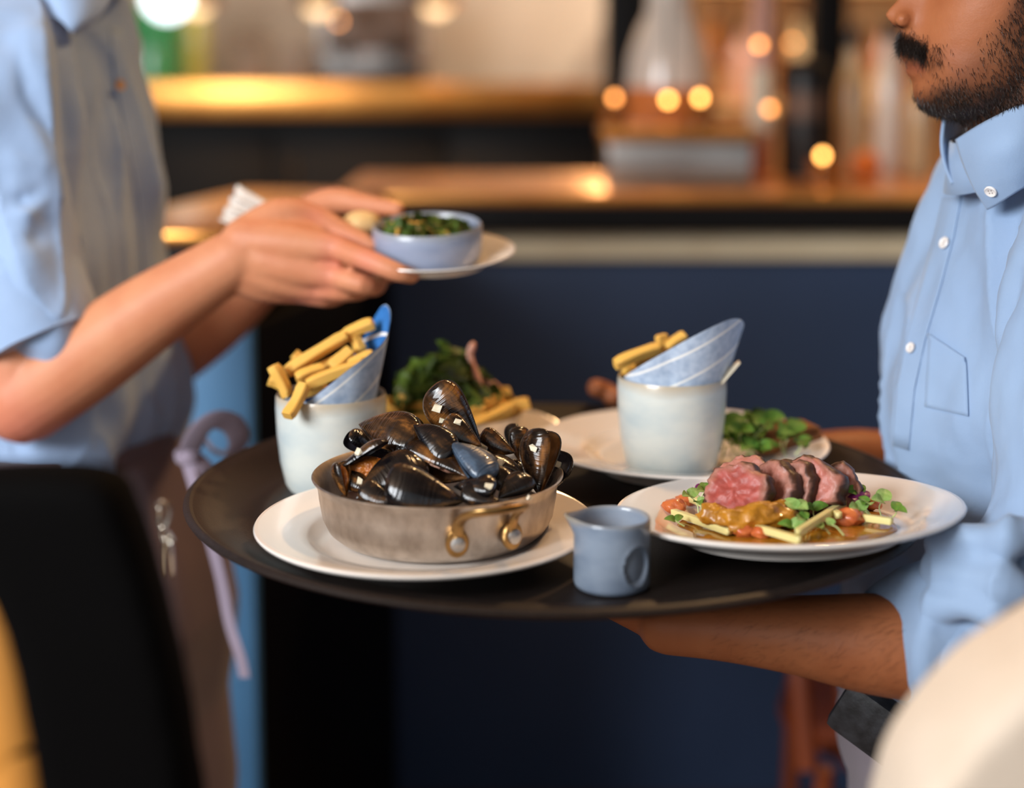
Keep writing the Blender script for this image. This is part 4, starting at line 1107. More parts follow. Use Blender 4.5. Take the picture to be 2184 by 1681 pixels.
def strands(person, me, Mh, n, m, seed, mous_only=False):
    rs = np.random.RandomState(seed); a = coords(me); nn = normals(me)
    inv = np.array(Mh.inverted()); l = a @ inv[:3, :3].T + inv[:3, 3]
    d = beard_density(l); x, z = l[:, 0], l[:, 2]
    edge = np.exp(-((z + .078) / .016) ** 2) * 1.0 + np.exp(-((z + .0255) / .0085) ** 2) * (x < .045) * 2.6 + np.exp(-((x - .105) / .016) ** 2) * .9
    w = d * (.22 + edge); ok = (l[:, 2] > -.103) & (l[:, 2] < .09) & (x < .13)
    if mous_only: w = np.exp(-((z + .0215 + .55 * np.maximum(x - .016, 0)) / .0065) ** 2) * (x < .038) * (np.abs(l[:, 1]) < .026) * (z < -.0125)
    w = np.where(ok, w, 0); w /= w.sum()
    idx = rs.choice(len(a), n, p=w)
    mb_v, mb_f = [], []
    Rm = np.array(Mh.to_3x3().normalized())
    for i in idx:
        p = a[i] + rs.normal(0, .0012, 3); nr = nn[i]
        lx, lz = l[i, 0], l[i, 2]; mous = lz > -.04 and lx < .045
        down = np.array([.35 if not mous else .15, (.5 * np.sign(l[i, 1]) if mous else 0), -1.0]) @ Rm.T
        t = down - nr * (down @ nr) * .9 + rs.normal(0, .28, 3) + nr * .28
        t /= np.linalg.norm(t); L = rs.uniform(.0045, .0085) * (1.5 if mous else 1)
        if mous: t = t + nr * .25; t /= np.linalg.norm(t)
        s = np.cross(t, nr); s /= (np.linalg.norm(s) + 1e-9); r = rs.uniform(.00012, .00022)
        q = p + t * L * .5 + nr * L * .06; e = p + t * L - nr * L * .03
        o = len(mb_v)
        mb_v += [p - s * r, p + s * r, q - s * r * .8, q + s * r * .8, e, p + nr * r * 1.5, q + nr * r]
        mb_f += [(o, o + 1, o + 3, o + 2), (o + 2, o + 3, o + 4), (o, o + 2, o + 6, o + 5), (o + 5, o + 6, o + 3, o + 1)]
    mesh = bpy.data.meshes.new('beard'); mesh.from_pydata([tuple(v) for v in mb_v], [], mb_f); mesh.materials.append(MATS[m]); mesh.update()
    o = linked('moustache' if mous_only else 'beard', mesh, person, label='thick dark moustache' if mous_only else 'short dark beard'); o.matrix_parent_inverse = person.matrix_world.inverted()
def ell_ring(c, a, b, fwd, n=48, e=1.0):
    f = Vector(fwd).normalized(); s = Vector((0, 0, 1)).cross(f); out = []
    for k in range(n):
        t = 2 * PI * k / n; ct, st = math.cos(t), math.sin(t)
        out.append(Vector(c) + f * (a * math.copysign(abs(ct) ** e, ct)) + s * (b * math.copysign(abs(st) ** e, st)))
    return out
def torso_rings(spec, Y, side, yaw, inset=0, e=.9):
    """spec: (py, px of the front outline, half depth, half width); side -1 faces the picture's left"""
    fwd = Vector((side * math.cos(yaw), -math.sin(yaw), 0)); out = []
    for py, px, a, b in spec:
        F_ = P(px, py, Y); sil = math.sqrt((a * math.cos(yaw)) ** 2 + (b * math.sin(yaw)) ** 2)
        c = Vector((F_.x - side * sil, Y, F_.z))
        for _ in range(4):
            rg = ell_ring(c, a, b, fwd, 56, e)
            ext = max((proj(q)[0] * side for q in rg)) * side
            c.x += (px - ext) * Y / FPX
        out.append(ell_ring(c, a - inset, b - inset, fwd, 56, e))
    return out
def bvh(me):
    return BVHTree.FromPolygons([v.co.copy() for v in me.vertices], [tuple(p.vertices) for p in me.polygons])
def onb(tree, px, py):
    o = Vector((0, 0, CAMZ)); d = (P(px, py, 1.3) - o).normalized()
    loc, nrm, i, dist = tree.ray_cast(o, d)
    if loc is None: return None, None
    if nrm.dot(d) > 0: nrm = -nrm
    return loc, nrm
def button(parent, loc, nrm, r, m):
    x = nrm.cross(Vector((.1, .3, 1))).normalized()
    mb = MB(); mb.lathe([(0, 0), (r, 0), (r, r * .22), (r * .86, r * .34), (r * .72, r * .22), (0, r * .2)], 28)
    b = mb.build('button', MATS[m], parent, 40, mw=frame(loc, x, nrm)); b.matrix_parent_inverse = parent.matrix_world.inverted() if parent.parent is None else parent.parent.matrix_world.inverted()
    for dx, dy in ((1, 1), (1, -1), (-1, 1), (-1, -1)):
        MB().lathe([(0, 0), (r * .1, 0), (r * .1, r * .03), (0, r * .03)], 8).build('hole', MATS['warm_dark'], b, mw=Vector((dx * r * .24, dy * r * .24, r * .2)))
    return b
def patch(tree, name, m, rows, parent, off=.002, thick=.0012, n=10, sm=True):
    """cloth piece laid on a garment; rows: list of (left pixel, right pixel)"""
    k = len(rows) - 1; mb = MB()
    def fn(u, v):
        t = v * k; i = min(int(t), k - 1); f = t - i
        l = Vector(rows[i][0]).lerp(Vector(rows[i + 1][0]), f); r = Vector(rows[i][1]).lerp(Vector(rows[i + 1][1]), f)
        q = l.lerp(r, u); loc, nrm = onb(tree, q.x, q.y)
        if loc is None: return P(q.x, q.y, 1.4)
        return loc + nrm * off
    mb.grid(fn, n, n * 2)
    o = mb.build(name, MATS[m], parent, 60, solid=thick)
    o.matrix_parent_inverse = parent.matrix_world.inverted() if parent.parent is None else parent.parent.matrix_world.inverted()
    return o
def sheet(rows, sub=5):
    """smooth surface through a grid of points"""
    rr2 = []
    for r_ in rows: rr2.append(spline([Vector(p) for p in r_], [0] * len(r_), sub)[0])
    cols_ = list(zip(*rr2)); out = [spline(list(c), [0] * len(c), sub)[0] for c in cols_]
    nu = len(out); nv = len(out[0]); mb = MB()
    fs = [(i * nv + j, (i + 1) * nv + j, (i + 1) * nv + j + 1, i * nv + j + 1) for i in range(nu - 1) for j in range(nv - 1)]
    mb.add([p for c in out for p in c], fs)
    return mb
def wear(name, me, m, parent, **kw):
    me.materials.clear(); me.materials.append(MATS[m])
    o = linked(name, me, parent, **kw); o.matrix_parent_inverse = parent.matrix_world.inverted() if parent.parent is None else parent.parent.matrix_world.inverted()
    return o
def finger(mb, pts, r0, r1):
    n = len(pts); mb.tube([P(*p) if len(p) == 3 and p[0] > 5 else Vector(p) for p in pts], [r0 + (r1 - r0) * i / (n - 1) for i in range(n)], 12, sub=4, cap='round')
def arm(mb, pts, rad, flat=None):
    mb.tube([P(*p) for p in pts], rad, 24, sub=5, cap='round', flat=flat)
def legs(person, hip, side, m, spread=.09, back=0.0, k=1.0):
    mb = MB(); hx, hy, hz = hip
    mb.sphere((hx, hy, hz), (.125 * k, .165 * k, .11), u=28, v=16)
    for s in (-1, 1):
        mb.tube([(hx, hy + s * spread, hz), (hx + side * .01 + s * back, hy + s * spread, hz * .55), (hx + s * back * 1.6, hy + s * (spread + .01), .07)], [.098 * k, .075 * k, .062], 24, sub=5)
    me = voxel(mb, .008, 5); rumple(me, .006, 14, (1, 1, .6))
    wear('trousers', me, m, person)
    for s in (-1, 1):
        mb = MB(); x0 = hx + s * back * 1.6; y0 = hy + s * (spread + .01); rings = []
        for t, w, h0 in ((-.08, .026, .05), (-.06, .038, .075), (0, .04, .085), (.06, .043, .062), (.13, .047, .042), (.18, .036, .03), (.195, .015, .018)):
            rings.append([Vector((x0 + side * t, y0 + w * math.cos(2 * PI * k / 20), .012 + h0 / 2 + h0 / 2 * math.sin(2 * PI * k / 20))) for k in range(20)])
        mb.loft(rings); mb.build('shoe', MATS['shoe_black'], person, world=True)

# ================================================================== waiter with the tray
RY = 1.40
Mh2 = Matrix.Translation(P(1884, 33, 1.36)) @ Matrix.Rotation(R(2), 4, 'Y') @ Matrix.Rotation(R(-4), 4, 'Z') @ Matrix.Scale(1.02, 4)
RT = [(1640, 1822, .115, .158), (1560, 1805, .120, .162), (1480, 1796, .124, .165), (1250, 1800, .124, .168), (1170, 1840, .12, .169), (1090, 1876, .116, .170), (1000, 1886, .115, .171), (940, 1874, .117, .172), (850, 1871, .120, .175), (750, 1890, .118, .178), (600, 1935, .112, .182), (480, 1972, .105, .180), (400, 2004, .094, .165), (345, 2030, .080, .120), (300, 2044, .068, .078), (262, 2050, .062, .064)]
mb = MB()
head_shape(mb, Mh2)
mb.loft(torso_rings(RT[2:-1], RY, -1, R(16), .022))
S2 = (2330, 540, 1.27); E2 = (2140, 1392, 1.155)
arm(mb, [S2, (2315, 800, 1.225), (2300, 1030, 1.195), (2240, 1230, 1.175), E2], [.042, .042, .042, .040, .038])
arm(mb, [E2, (1990, 1384, 1.16), (1850, 1372, 1.165), (1700, 1355, 1.175), (1550, 1342, 1.19), (1420, 1335, 1.21)], [.040, .0425, .0395, .0318, .0262, .0235])
# palm under the tray, fingers spread against its underside
W2 = P(1420, 1335, 1.21); pal = Vector((.045, 1.30, 1.066))
for q, r0, r1 in (((.062, 1.315, 1.069), .019, .012), ((.045, 1.318, 1.070), .019, .012), ((.028, 1.31, 1.069), .018, .0115), ((.015, 1.295, 1.067), .017, .011)):
    mb.tube([W2, W2.lerp(Vector(q), .5), Vector(q)], [r0, r0 - .002, r1], 14, sub=3, cap='round')
for a, b, c, r in (((.062, 1.315, 1.070), (.075, 1.36, 1.082), (.08, 1.40, 1.0855), .0095), ((.045, 1.318, 1.071), (.048, 1.37, 1.083), (.05, 1.415, 1.0855), .0097), ((.028, 1.31, 1.07), (.018, 1.36, 1.083), (.012, 1.40, 1.0855), .0094), ((.015, 1.295, 1.068), (-.008, 1.33, 1.081), (-.022, 1.355, 1.086), .0085)):
    mb.tube([a, b, c], [r * 1.1, r, r * .8], 12, sub=4, cap='round')
mb.tube([W2 + Vector((.02, .01, .0)), (.10, 1.27, 1.066), (.125, 1.31, 1.078), (.13, 1.34, 1.086)], [.017, .0145, .0115, .009], 12, sub=4, cap='round')
# far arm, hand closing on the far rim
arm(mb, [(2235, 480, 1.60), (2150, 800, 1.66), (2060, 1060, 1.64)], [.06, .05, .044])
arm(mb, [(2060, 1060, 1.64), (1870, 990, 1.64), (1700, 985, 1.63), (1560, 975, 1.63), (1450, 965, 1.65)], [.044, .038, .031, .025, .022])
K = P(1450, 965, 1.65)
for (a, b, c, d) in (((1352, 945, 1.66), (1322, 900, 1.69), (1305, 845, 1.69), (1272, 828, 1.67)), ((1370, 958, 1.66), (1345, 920, 1.69), (1338, 865, 1.69), (1308, 846, 1.67)), ((1385, 970, 1.685), (1345, 948, 1.72), (1350, 905, 1.722), (1352, 868, 1.705)), ((1400, 985, 1.68), (1370, 965, 1.71), (1378, 925, 1.712), (1380, 895, 1.70))):
    mb.tube([K, P(*a)], [.018, .0125], 12, cap='round'); finger(mb, [a, b, c, d], .0115, .0112)
mb.tube([K, P(1360, 1010, 1.62), P(1300, 1000, 1.60), P(1250, 985, 1.595)], [.016, .0135, .011, .009], 12, sub=3, cap='round')
me2 = voxel(mb, .0028, 5)
iv = np.array(Mh2.inverted())
def tint2(a):
    l = a @ iv[:3, :3].T + iv[:3, 3]
    base = np.tile(np.array(rgb(168, 102, 64)[:3]), (len(a), 1))
    inh = (l[:, 2] > -.11) & (l[:, 0] < .26) & (np.abs(l[:, 1]) < .12)
    d = beard_density(l) * inh
    dark = np.array(rgb(44, 28, 20)[:3])
    edge = np.clip(np.exp(-((l[:, 2] + .08) / .018) ** 2) + .38 + .3 * np.exp(-((l[:, 0] - .105) / .018) ** 2), 0, .9)
    k = (d * edge)[:, None]
    base = base * (1 - k) + dark * k
    lip = np.exp(-((l[:, 2] + .0445) / .0055) ** 2) * (l[:, 0] < .036) * (np.abs(l[:, 1]) < .024) * inh
    base = base * (1 - .55 * lip[:, None]) + np.array(rgb(112, 52, 44)[:3]) * .55 * lip[:, None]
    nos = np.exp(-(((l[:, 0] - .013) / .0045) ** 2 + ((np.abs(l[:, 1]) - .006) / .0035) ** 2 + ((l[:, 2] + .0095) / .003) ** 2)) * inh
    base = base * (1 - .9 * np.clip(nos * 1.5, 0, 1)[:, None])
    # small spots on the cheek
    return base
vcol(me2, tint2); me2.materials.append(MATS['skin_dark'])
man2 = linked('person', me2, None, None, label='bearded waiter in light blue shirt carrying the round tray', cat='person')
head_extras(man2, Mh2, 'hair_dark'); strands(man2, me2, Mh2, 10000, 'hair_dark', 4)
strands(man2, me2, Mh2, 1700, 'hair_dark', 9, True)
# fine dark hair on the forearm
def arm_hair(person, me, a0, a1, n, m, seed):
    rs = np.random.RandomState(seed); a = coords(me); nn = normals(me)
    d_, t_ = segdist(a, a0, a1); ok = np.where((d_ < .06) & (t_ > .04) & (t_ < .8))[0]
    ax_ = (np.array(a1) - np.array(a0)); ax_ /= np.linalg.norm(ax_); V, F_ = [], []
    for i in rs.choice(ok, n):
        p = a[i] + rs.normal(0, .001, 3); nr = nn[i]
        t = ax_ + np.array([0, 0, -.7]) + rs.normal(0, .35, 3); t -= nr * (t @ nr); t /= np.linalg.norm(t); t = t + nr * .22
        s = np.cross(t, nr); s /= np.linalg.norm(s) + 1e-9; L = rs.uniform(.006, .012); r = .00006; o = len(V)
        q = p + t * L * .5; e = p + t * L - nr * L * .12
        V += [p - s * r, p + s * r, q - s * r, q + s * r, e]; F_ += [(o, o + 1, o + 3, o + 2), (o + 2, o + 3, o + 4)]
    mesh = bpy.data.meshes.new('arm_hair'); mesh.from_pydata([tuple(v) for v in V], [], F_); mesh.materials.append(MATS[m])
    linked('arm_hair', mesh, person, label='fine dark forearm hair')
arm_hair(man2, me2, P(1990, 1384, 1.16), P(1420, 1335, 1.21), 1100, 'hair_dark', 3)
# shirt
def pl_(*a): return [P(*q) for q in a]
mb = MB(); mb.loft(torso_rings(RT[:-1], RY, -1, R(16)))
def sl(pts, rad): mb.tube([P(*p) for p in pts], rad, 30, sub=5, cap='round')
sl([(2320, 440, 1.36), (2350, 540, 1.265), (2300, 800, 1.225), (2285, 1030, 1.195), (2240, 1200, 1.18), (2165, 1320, 1.17), (2085, 1362, 1.163), (2005, 1360, 1.162)], [.066, .074, .076, .072, .074, .082, .066, .0535])
sl([(2220, 440, 1.50), (2240, 520, 1.58), (2180, 800, 1.65), (2080, 1030, 1.65), (2000, 1040, 1.645)], [.07, .074, .07, .066, .052])
mb.tube(pl_((2046, 1172, 1.140), (2085, 1160, 1.118), (2150, 1150, 1.108), (2230, 1140, 1.12)), [.016, .017, .015, .010], 16, sub=4, cap='round')
mb.tube(pl_((2020, 1228, 1.145), (2065, 1226, 1.112), (2140, 1246, 1.096), (2220, 1270, 1.10)), [.014, .017, .016, .010], 16, sub=4, cap='round')
mb.tube(pl_((1985, 1290, 1.140), (2050, 1290, 1.105), (2120, 1310, 1.092)), [.010, .014, .012], 16, sub=4, cap='round')
ms = voxel(mb, .0040, 4)
def pl(*a): return [P(*q) for q in a]
rumple(ms, .018, 9, (1, 1, .4), 1)
rumple(ms, .010, 11, (1, 1, .33), 5, True)
rumple(ms, .009, 22, (1, 1, .6), 8)
rumple(ms, .0015, 60, (1, 1, .7), 3)
folds(ms, [(pl((2184, 560, 1.24), (2130, 700, 1.24), (2075, 830, 1.24)), -.012, .012), (pl((2160, 600, 1.25), (2100, 740, 1.25), (2060, 850, 1.25)), .006, .012),
    (pl((2110, 640, 1.27), (2080, 760, 1.27), (2070, 900, 1.26)), -.006, .01), (pl((2184, 760, 1.17), (2100, 1000, 1.15), (2060, 1120, 1.15)), .004, .02),
    (pl((2184, 1135, 1.14), (2080, 1150, 1.13), (2000, 1140, 1.14)), .006, .010), (pl((2184, 1180, 1.13), (2090, 1190, 1.12), (2010, 1192, 1.14)), -.010, .007), (pl((2184, 1290, 1.11), (2110, 1240, 1.11), (2020, 1205, 1.13)), .007, .009),
    (pl((2184, 1330, 1.10), (2120, 1290, 1.10), (2030, 1250, 1.12)), -.009, .008), (pl((2160, 1240, 1.11), (2110, 1200, 1.11), (2060, 1180, 1.12)), -.006, .007),
    (pl((2045, 500, 1.30), (1990, 640, 1.29), (1960, 760, 1.28)), -.0025, .006), (pl((2150, 480, 1.29), (2080, 620, 1.28), (2020, 760, 1.27)), .005, .02), (pl((1960, 880, 1.3), (1930, 960, 1.3), (1915, 1060, 1.3)), .004, .015), (pl((2010, 900, 1.28), (1990, 980, 1.28), (1975, 1080, 1.28)), -.004, .012),
    (pl((2184, 430, 1.27), (2120, 560, 1.27)), .005, .014), (pl((1960, 1490, 1.3), (1900, 1540, 1.3)), .004, .012)])
shirt2 = wear('shirt', ms, 'shirt_blue', man2, label='light blue button-down shirt')
t2 = bvh(ms)
# rolled cuff
cu = MB(); ca = P(2020, 1368, 1.162); cb = P(1962, 1352, 1.163); ax = (cb - ca).normalized()
for (k, s_) in ((0, 1), (1, .9)):
    pass
cu.tube([ca - ax * .012, ca, cb, cb + ax * .004, cb + ax * .001, ca], [.053, .0555, .0525, .0505, .0475, .047], 40, cap=False)
o = cu.build('cuff', MATS['shirt_blue'], shirt2, 60, solid=.002); o.matrix_parent_inverse = man2.matrix_world.inverted()
# collar
stand = MB(); nc = P(2172, 305, 1.385)
for zz in (0,): pass
ringz = lambda r, dz, tl: [nc + Vector((-r * math.cos(t), r * 1.02 * math.sin(t), dz - tl * math.cos(t))) for t in [2 * PI * k / 40 for k in range(40)]]
stand.loft([ringz(.064, -.022, .026), ringz(.062, .0, .022), ringz(.060, .016, .016)], cap=False)
o = stand.build('collar_stand', MATS['shirt_blue'], shirt2, 60, solid=.0025); o.matrix_parent_inverse = man2.matrix_world.inverted()
def PS(px, py, Y, off=.004, tree=None):
    """on the pixel's line at depth Y, but always outside the garment"""
    q = P(px, py, Y); loc, nrm = onb(tree or t2, px, py)
    if loc is not None and loc.y < q.y + off: q = loc + nrm * off
    return q
lf = sheet([[PS(2040, 298, 1.352), PS(2092, 266, 1.322), PS(2150, 236, 1.305), P(2215, 200, 1.305), P(2290, 172, 1.335), P(2345, 165, 1.40)],
            [PS(2052, 340, 1.342, .008), PS(2095, 325, 1.308, .012), PS(2155, 300, 1.286, .012), PS(2225, 270, 1.29, .012), PS(2300, 235, 1.32, .01), P(2365, 225, 1.40)],
            [PS(2078, 400, 1.33, .007), PS(2108, 385, 1.31, .012), PS(2165, 358, 1.29, .012), PS(2235, 322, 1.29, .01), PS(2310, 290, 1.32, .008), P(2378, 280, 1.40)],
            [PS(2108, 446, 1.33, .004), PS(2125, 437, 1.32, .005), PS(2175, 404, 1.30, .005), PS(2242, 362, 1.30, .005), PS(2315, 330, 1.33, .005), P(2385, 315, 1.40)]], 6)
collar = lf.build('collar_leaf', MATS['shirt_blue'], shirt2, 60, solid=.003); collar.matrix_parent_inverse = man2.matrix_world.inverted()
lf2 = sheet([[P(2014, 248, 1.40), P(2040, 252, 1.43), P(2090, 250, 1.47)], [P(2008, 300, 1.395), P(2030, 310, 1.42), P(2080, 310, 1.48)], [P(2014, 350, 1.385), P(2030, 345, 1.41), P(2065, 335, 1.47)], [P(2031, 392, 1.372), P(2038, 385, 1.385), P(2055, 365, 1.42)]], 6)
o = lf2.build('collar_leaf', MATS['shirt_blue'], shirt2, 60, solid=.003); o.matrix_parent_inverse = man2.matrix_world.inverted()
# placket, pocket, buttons
patch(t2, 'placket', 'shirt_blue', [((2014, 420), (2052, 420)), ((1996, 500), (2036, 505)), ((1968, 600), (2010, 605)), ((1935, 720), (1975, 725)), ((1915, 820), (1952, 830)), ((1905, 950), (1940, 960))], shirt2, .0010, .0010)
pk = [((1984, 716), (2062, 768)), ((1982, 745), (2064, 785)), ((1978, 800), (2066, 830)), ((1974, 868), (2068, 888))]
patch(t2, 'pocket', 'shirt_blue', pk, shirt2, .0016, .0012)
patch(t2, 'pocket_hem', 'shirt_blue', [((1983, 712), (2062, 764)), ((1983, 722), (2063, 774))], shirt2, .003, .001)
for px, py, r in ((2020, 521, .0058), (1948, 744, .005)):
    loc, nrm = onb(t2, px, py); button(shirt2, loc + nrm * .0035, nrm, r, 'button_pearl')
tc_ = bvh(collar.data); loc, nrm = onb(tc_, 2115, 405)
button(shirt2, loc + nrm * .002, nrm, .0056, 'button_pearl')
# trousers, belt, pouch
hip2 = Vector((P(1800, 1600, RY).x + .122, RY, .86))
legs(man2, hip2, -1, 'trouser_grey', .085)
mb = MB(); mb.loft(torso_rings([(1900, 1835, .122, .166), (1760, 1806, .124, .168), (1640, 1802, .124, .168), (1540, 1800, .122, .165), (1492, 1800, .118, .16)], RY, -1, R(16)))
mt = voxel(mb, .005, 4); rumple(mt, .004, 16, (1, 1, .5), 4); wear('trouser_waist', mt, 'trouser_grey', man2)
bt = bvh(mt)
mb = MB(); mb.loft([r_ for r_ in torso_rings([(1596, 1795, .130, .174), (1560, 1794, .1305, .1745), (1525, 1794, .130, .174)], RY, -1, R(16))], cap=False)
blt = mb.build('belt', MATS['leather_black'], man2, 60, world=True, solid=.003)
o = MB().box((0, 0, 0), (.075, .028, .05), bev=.008).build('belt_pouch', MATS['leather_black'], man2, 40, mw=Matrix.Translation(P(1870, 1545, 1.262)) @ Matrix.Rotation(R(-28), 4, 'Z') @ Matrix.Rotation(R(28), 4, 'Y'))

# ================================================================== waiter with the bowl
LY = 1.76
mb = MB()
Mh1 = Matrix.Translation(P(395, -330, LY)) @ Matrix.Rotation(PI, 4, 'Z') @ Matrix.Rotation(R(-10), 4, 'Y') @ Matrix.Scale(1.05, 4)
LT = [(1030, 385, .118, .165), (960, 388, .122, .165), (900, 402, .126, .168), (820, 410, .127, .17), (700, 392, .122, .172), (620, 366, .116, .175), (520, 354, .115, .178), (400, 350, .116, .180), (250, 324, .114, .182), (120, 304, .106, .180), (30, 285, .094, .165), (-35, 262, .078, .115), (-80, 240, .066, .076)]
head_shape(mb, Mh1)
mb.loft(torso_rings(LT[1:], LY, 1, R(18), .022))
E1 = (52, 852, 1.575)
arm(mb, [(25, 150, 1.65), (35, 480, 1.60), E1], [.04, .044, .046])
arm(mb, [E1, (180, 766, 1.57), (310, 674, 1.56), (420, 602, 1.555), (512, 545, 1.55)], [.048, .0465, .0415, .0350, .0300])
W1 = (512, 545, 1.55)
mk = ((716, 528, 1.525), (708, 588, 1.53), (674, 616, 1.545), (634, 624, 1.56))
for q, r0, r1, st in ((mk[0], .024, .0135, (520, 512, 1.55)), (mk[1], .025, .014, (515, 540, 1.55)), (mk[2], .024, .0135, (520, 565, 1.55)), (mk[3], .022, .0125, (525, 590, 1.555))):
    mb.tube([P(*st), P(*st).lerp(P(*q), .5), P(*q)], [r0, (r0 + r1) / 2 + .003, r1], 14, sub=3, cap='round')
finger(mb, [mk[0], (792, 558, 1.495), (846, 580, 1.485), (878, 588, 1.495)], .0125, .0088)
finger(mb, [mk[1], (772, 606, 1.51), (800, 612, 1.535), (812, 600, 1.57)], .0125, .0088)
finger(mb, [mk[2], (742, 622, 1.53), (775, 618, 1.56), (790, 604, 1.59)], .012, .0085)
finger(mb, [mk[3], (695, 636, 1.55), (730, 628, 1.575), (748, 612, 1.60)], .011, .008)
mb.tube([P(530, 505, 1.56), P(600, 464, 1.565), P(668, 468, 1.57), P(736, 500, 1.56), P(796, 527, 1.545)], [.024, .0215, .0165, .0125, .0095], 14, sub=4, cap='round')
mb.sphere(P(618, 545, 1.552), (.052, .020, .040), M=Matrix.Rotation(R(8), 3, 'Y'), u=24, v=16)
# far arm and hand
arm(mb, [(120, 110, 1.90), (220, 480, 1.95), (300, 800, 1.90)], [.06, .05, .046])
arm(mb, [(300, 800, 1.90), (430, 705, 1.84), (530, 620, 1.79), (600, 540, 1.74)], [.046, .042, .034, .029])
for q, f in (((690, 505, 1.70), [(760, 552, 1.66), (815, 572, 1.62), (845, 575, 1.59)]), ((680, 530, 1.715), [(750, 570, 1.68), (805, 585, 1.64), (835, 585, 1.61)]), ((668, 552, 1.73), [(735, 588, 1.69), (785, 596, 1.66), (815, 592, 1.63)]), ((655, 572, 1.745), [(715, 600, 1.71), (760, 605, 1.68), (785, 598, 1.66)])):
    mb.tube([P(600, 540, 1.74), P(*q)], [.024, .0135], 12, cap='round'); finger(mb, [q] + f, .0115, .0085)
mb.tube([P(600, 520, 1.735), P(640, 462, 1.70), P(705, 428, 1.67), P(780, 437, 1.645), P(848, 446, 1.625)], [.022, .0185, .0158, .0122, .0085], 14, sub=4, cap='round')
me1 = voxel(mb, .0030, 5)
iv1 = np.array(Mh1.inverted())
def tint1(a):
    base = np.tile(np.array(rgb(208, 140, 102)[:3]), (len(a), 1))
    k = np.zeros(len(a))
    for q in mk + ((792, 558, 1.495), (668, 468, 1.57)):
        k += np.exp(-(np.linalg.norm(a - np.array(P(*q)), axis=1) / .017) ** 2)
    k += 1.2 * np.exp(-(np.linalg.norm(a - np.array(P(60, 905, 1.56)), axis=1) / .05) ** 2)
    k = np.clip(k, 0, 1)[:, None] * .55
    return base * (1 - k) + np.array(rgb(222, 128, 112)[:3]) * k
vcol(me1, tint1); me1.materials.append(MATS['skin_light'])
man1 = linked('person', me1, None, None, label='waiter in grey blue shirt and apron holding a small bowl', cat='person')
head_extras(man1, Mh1, 'hair_brown')
mb = MB(); mb.loft(torso_rings(LT, LY, 1, R(18)))
sl([(35, 60, 1.68), (10, 130, 1.625), (38, 330, 1.60), (45, 480, 1.59), (55, 590, 1.58), (72, 680, 1.575)], [.062, .068, .064, .062, .062, .060])
sl([(130, 60, 1.86), (140, 130, 1.90), (210, 400, 1.94), (250, 600, 1.93)], [.062, .068, .064, .06])
m1 = voxel(mb, .0045, 6)
rumple(m1, .026, 9, (1, 1, .35), 9); rumple(m1, .011, 11, (1, 1, .33), 2, True); rumple(m1, .010, 24, (1, 1, .5), 7)
folds(m1, [(pl((120, 60, 1.6), (155, 190, 1.6), (168, 330, 1.6), (180, 470, 1.62), (190, 600, 1.63)), -.014, .014), (pl((150, 40, 1.6), (200, 180, 1.6), (230, 330, 1.6)), .006, .016), (pl((185, 110, 1.62), (250, 300, 1.62), (310, 500, 1.64)), -.006, .012), (pl((215, 90, 1.64), (290, 300, 1.66), (330, 520, 1.68)), .006, .014),
    (pl((240, 420, 1.6), (225, 500, 1.6), (215, 600, 1.6)), -.005, .012), (pl((60, 90, 1.56), (110, 200, 1.56), (150, 300, 1.56)), .005, .012), (pl((30, 60, 1.56), (60, 200, 1.55), (140, 330, 1.56)), -.005, .010),
    (pl((0, 330, 1.54), (80, 360, 1.53), (150, 330, 1.55)), .004, .010), (pl((0, 430, 1.54), (60, 425, 1.53), (110, 400, 1.54)), -.007, .008), (pl((0, 460, 1.54), (70, 455, 1.53), (105, 410, 1.54)), .006, .008), (pl((30, 520, 1.53), (100, 500, 1.53), (160, 440, 1.55)), -.005, .010),
    (pl((330, 700, 1.62), (345, 780, 1.62), (340, 860, 1.62)), -.005, .010), (pl((120, 940, 1.58), (220, 890, 1.58), (310, 850, 1.6)), .008, .014), (pl((160, 960, 1.58), (260, 910, 1.6), (340, 870, 1.62)), -.006, .012), (pl((340, 940, 1.62), (370, 880, 1.62), (375, 830, 1.63)), .006, .012)])
shirt1 = wear('shirt', m1, 'shirt_grey_blue', man1, label='grey blue shirt with sleeves rolled to the elbow')
t1 = bvh(m1)
cu = MB(); ca = P(62, 655, 1.578); cb = P(92, 722, 1.572); ax = (cb - ca).normalized()
cu.tube([ca - ax * .05, ca - ax * .03, ca, cb, cb + ax * .003, cb, ca], [.0635, .0665, .0668, .0645, .062, .059, .058], 40, cap=False)
o = cu.build('cuff', MATS['shirt_grey_blue'], shirt1, 60, solid=.002); o.matrix_parent_inverse = man1.matrix_world.inverted()
rumple(o.data, .003, 30, seed=4)
for px, py in ((150, 42), (250, 182)):
    loc, nrm = onb(t1, px, py); button(shirt1, loc + nrm * .006, nrm, .006, 'button_amber')
lf = sheet([[P(235, -70, 1.72), P(180, -70, 1.665), P(100, -90, 1.66), P(20, -110, 1.70)], [P(242, -20, 1.69), P(180, -15, 1.645), P(105, -40, 1.64), P(10, -60, 1.68)], [P(215, 30, 1.655), P(165, 40, 1.625), P(110, 10, 1.63), P(5, -20, 1.66)], [P(160, 72, 1.632), P(150, 66, 1.618), P(112, 35, 1.625), P(0, 5, 1.655)]], 6)
o = lf.build('collar_leaf', MATS['shirt_grey_blue'], shirt1, 60, solid=.003); o.matrix_parent_inverse = man1.matrix_world.inverted()
stand = MB(); nc = P(120, -95, LY); stand.loft([[nc + Vector((.07 * math.cos(t), .07 * math.sin(t), dz + .02 * math.cos(t) * -1)) for t in [2 * PI * k / 36 for k in range(36)]] for dz in (-.03, 0, .02)], cap=False)
o = stand.build('collar_stand', MATS['shirt_grey_blue'], shirt1, 60, solid=.0025); o.matrix_parent_inverse = man1.matrix_world.inverted()
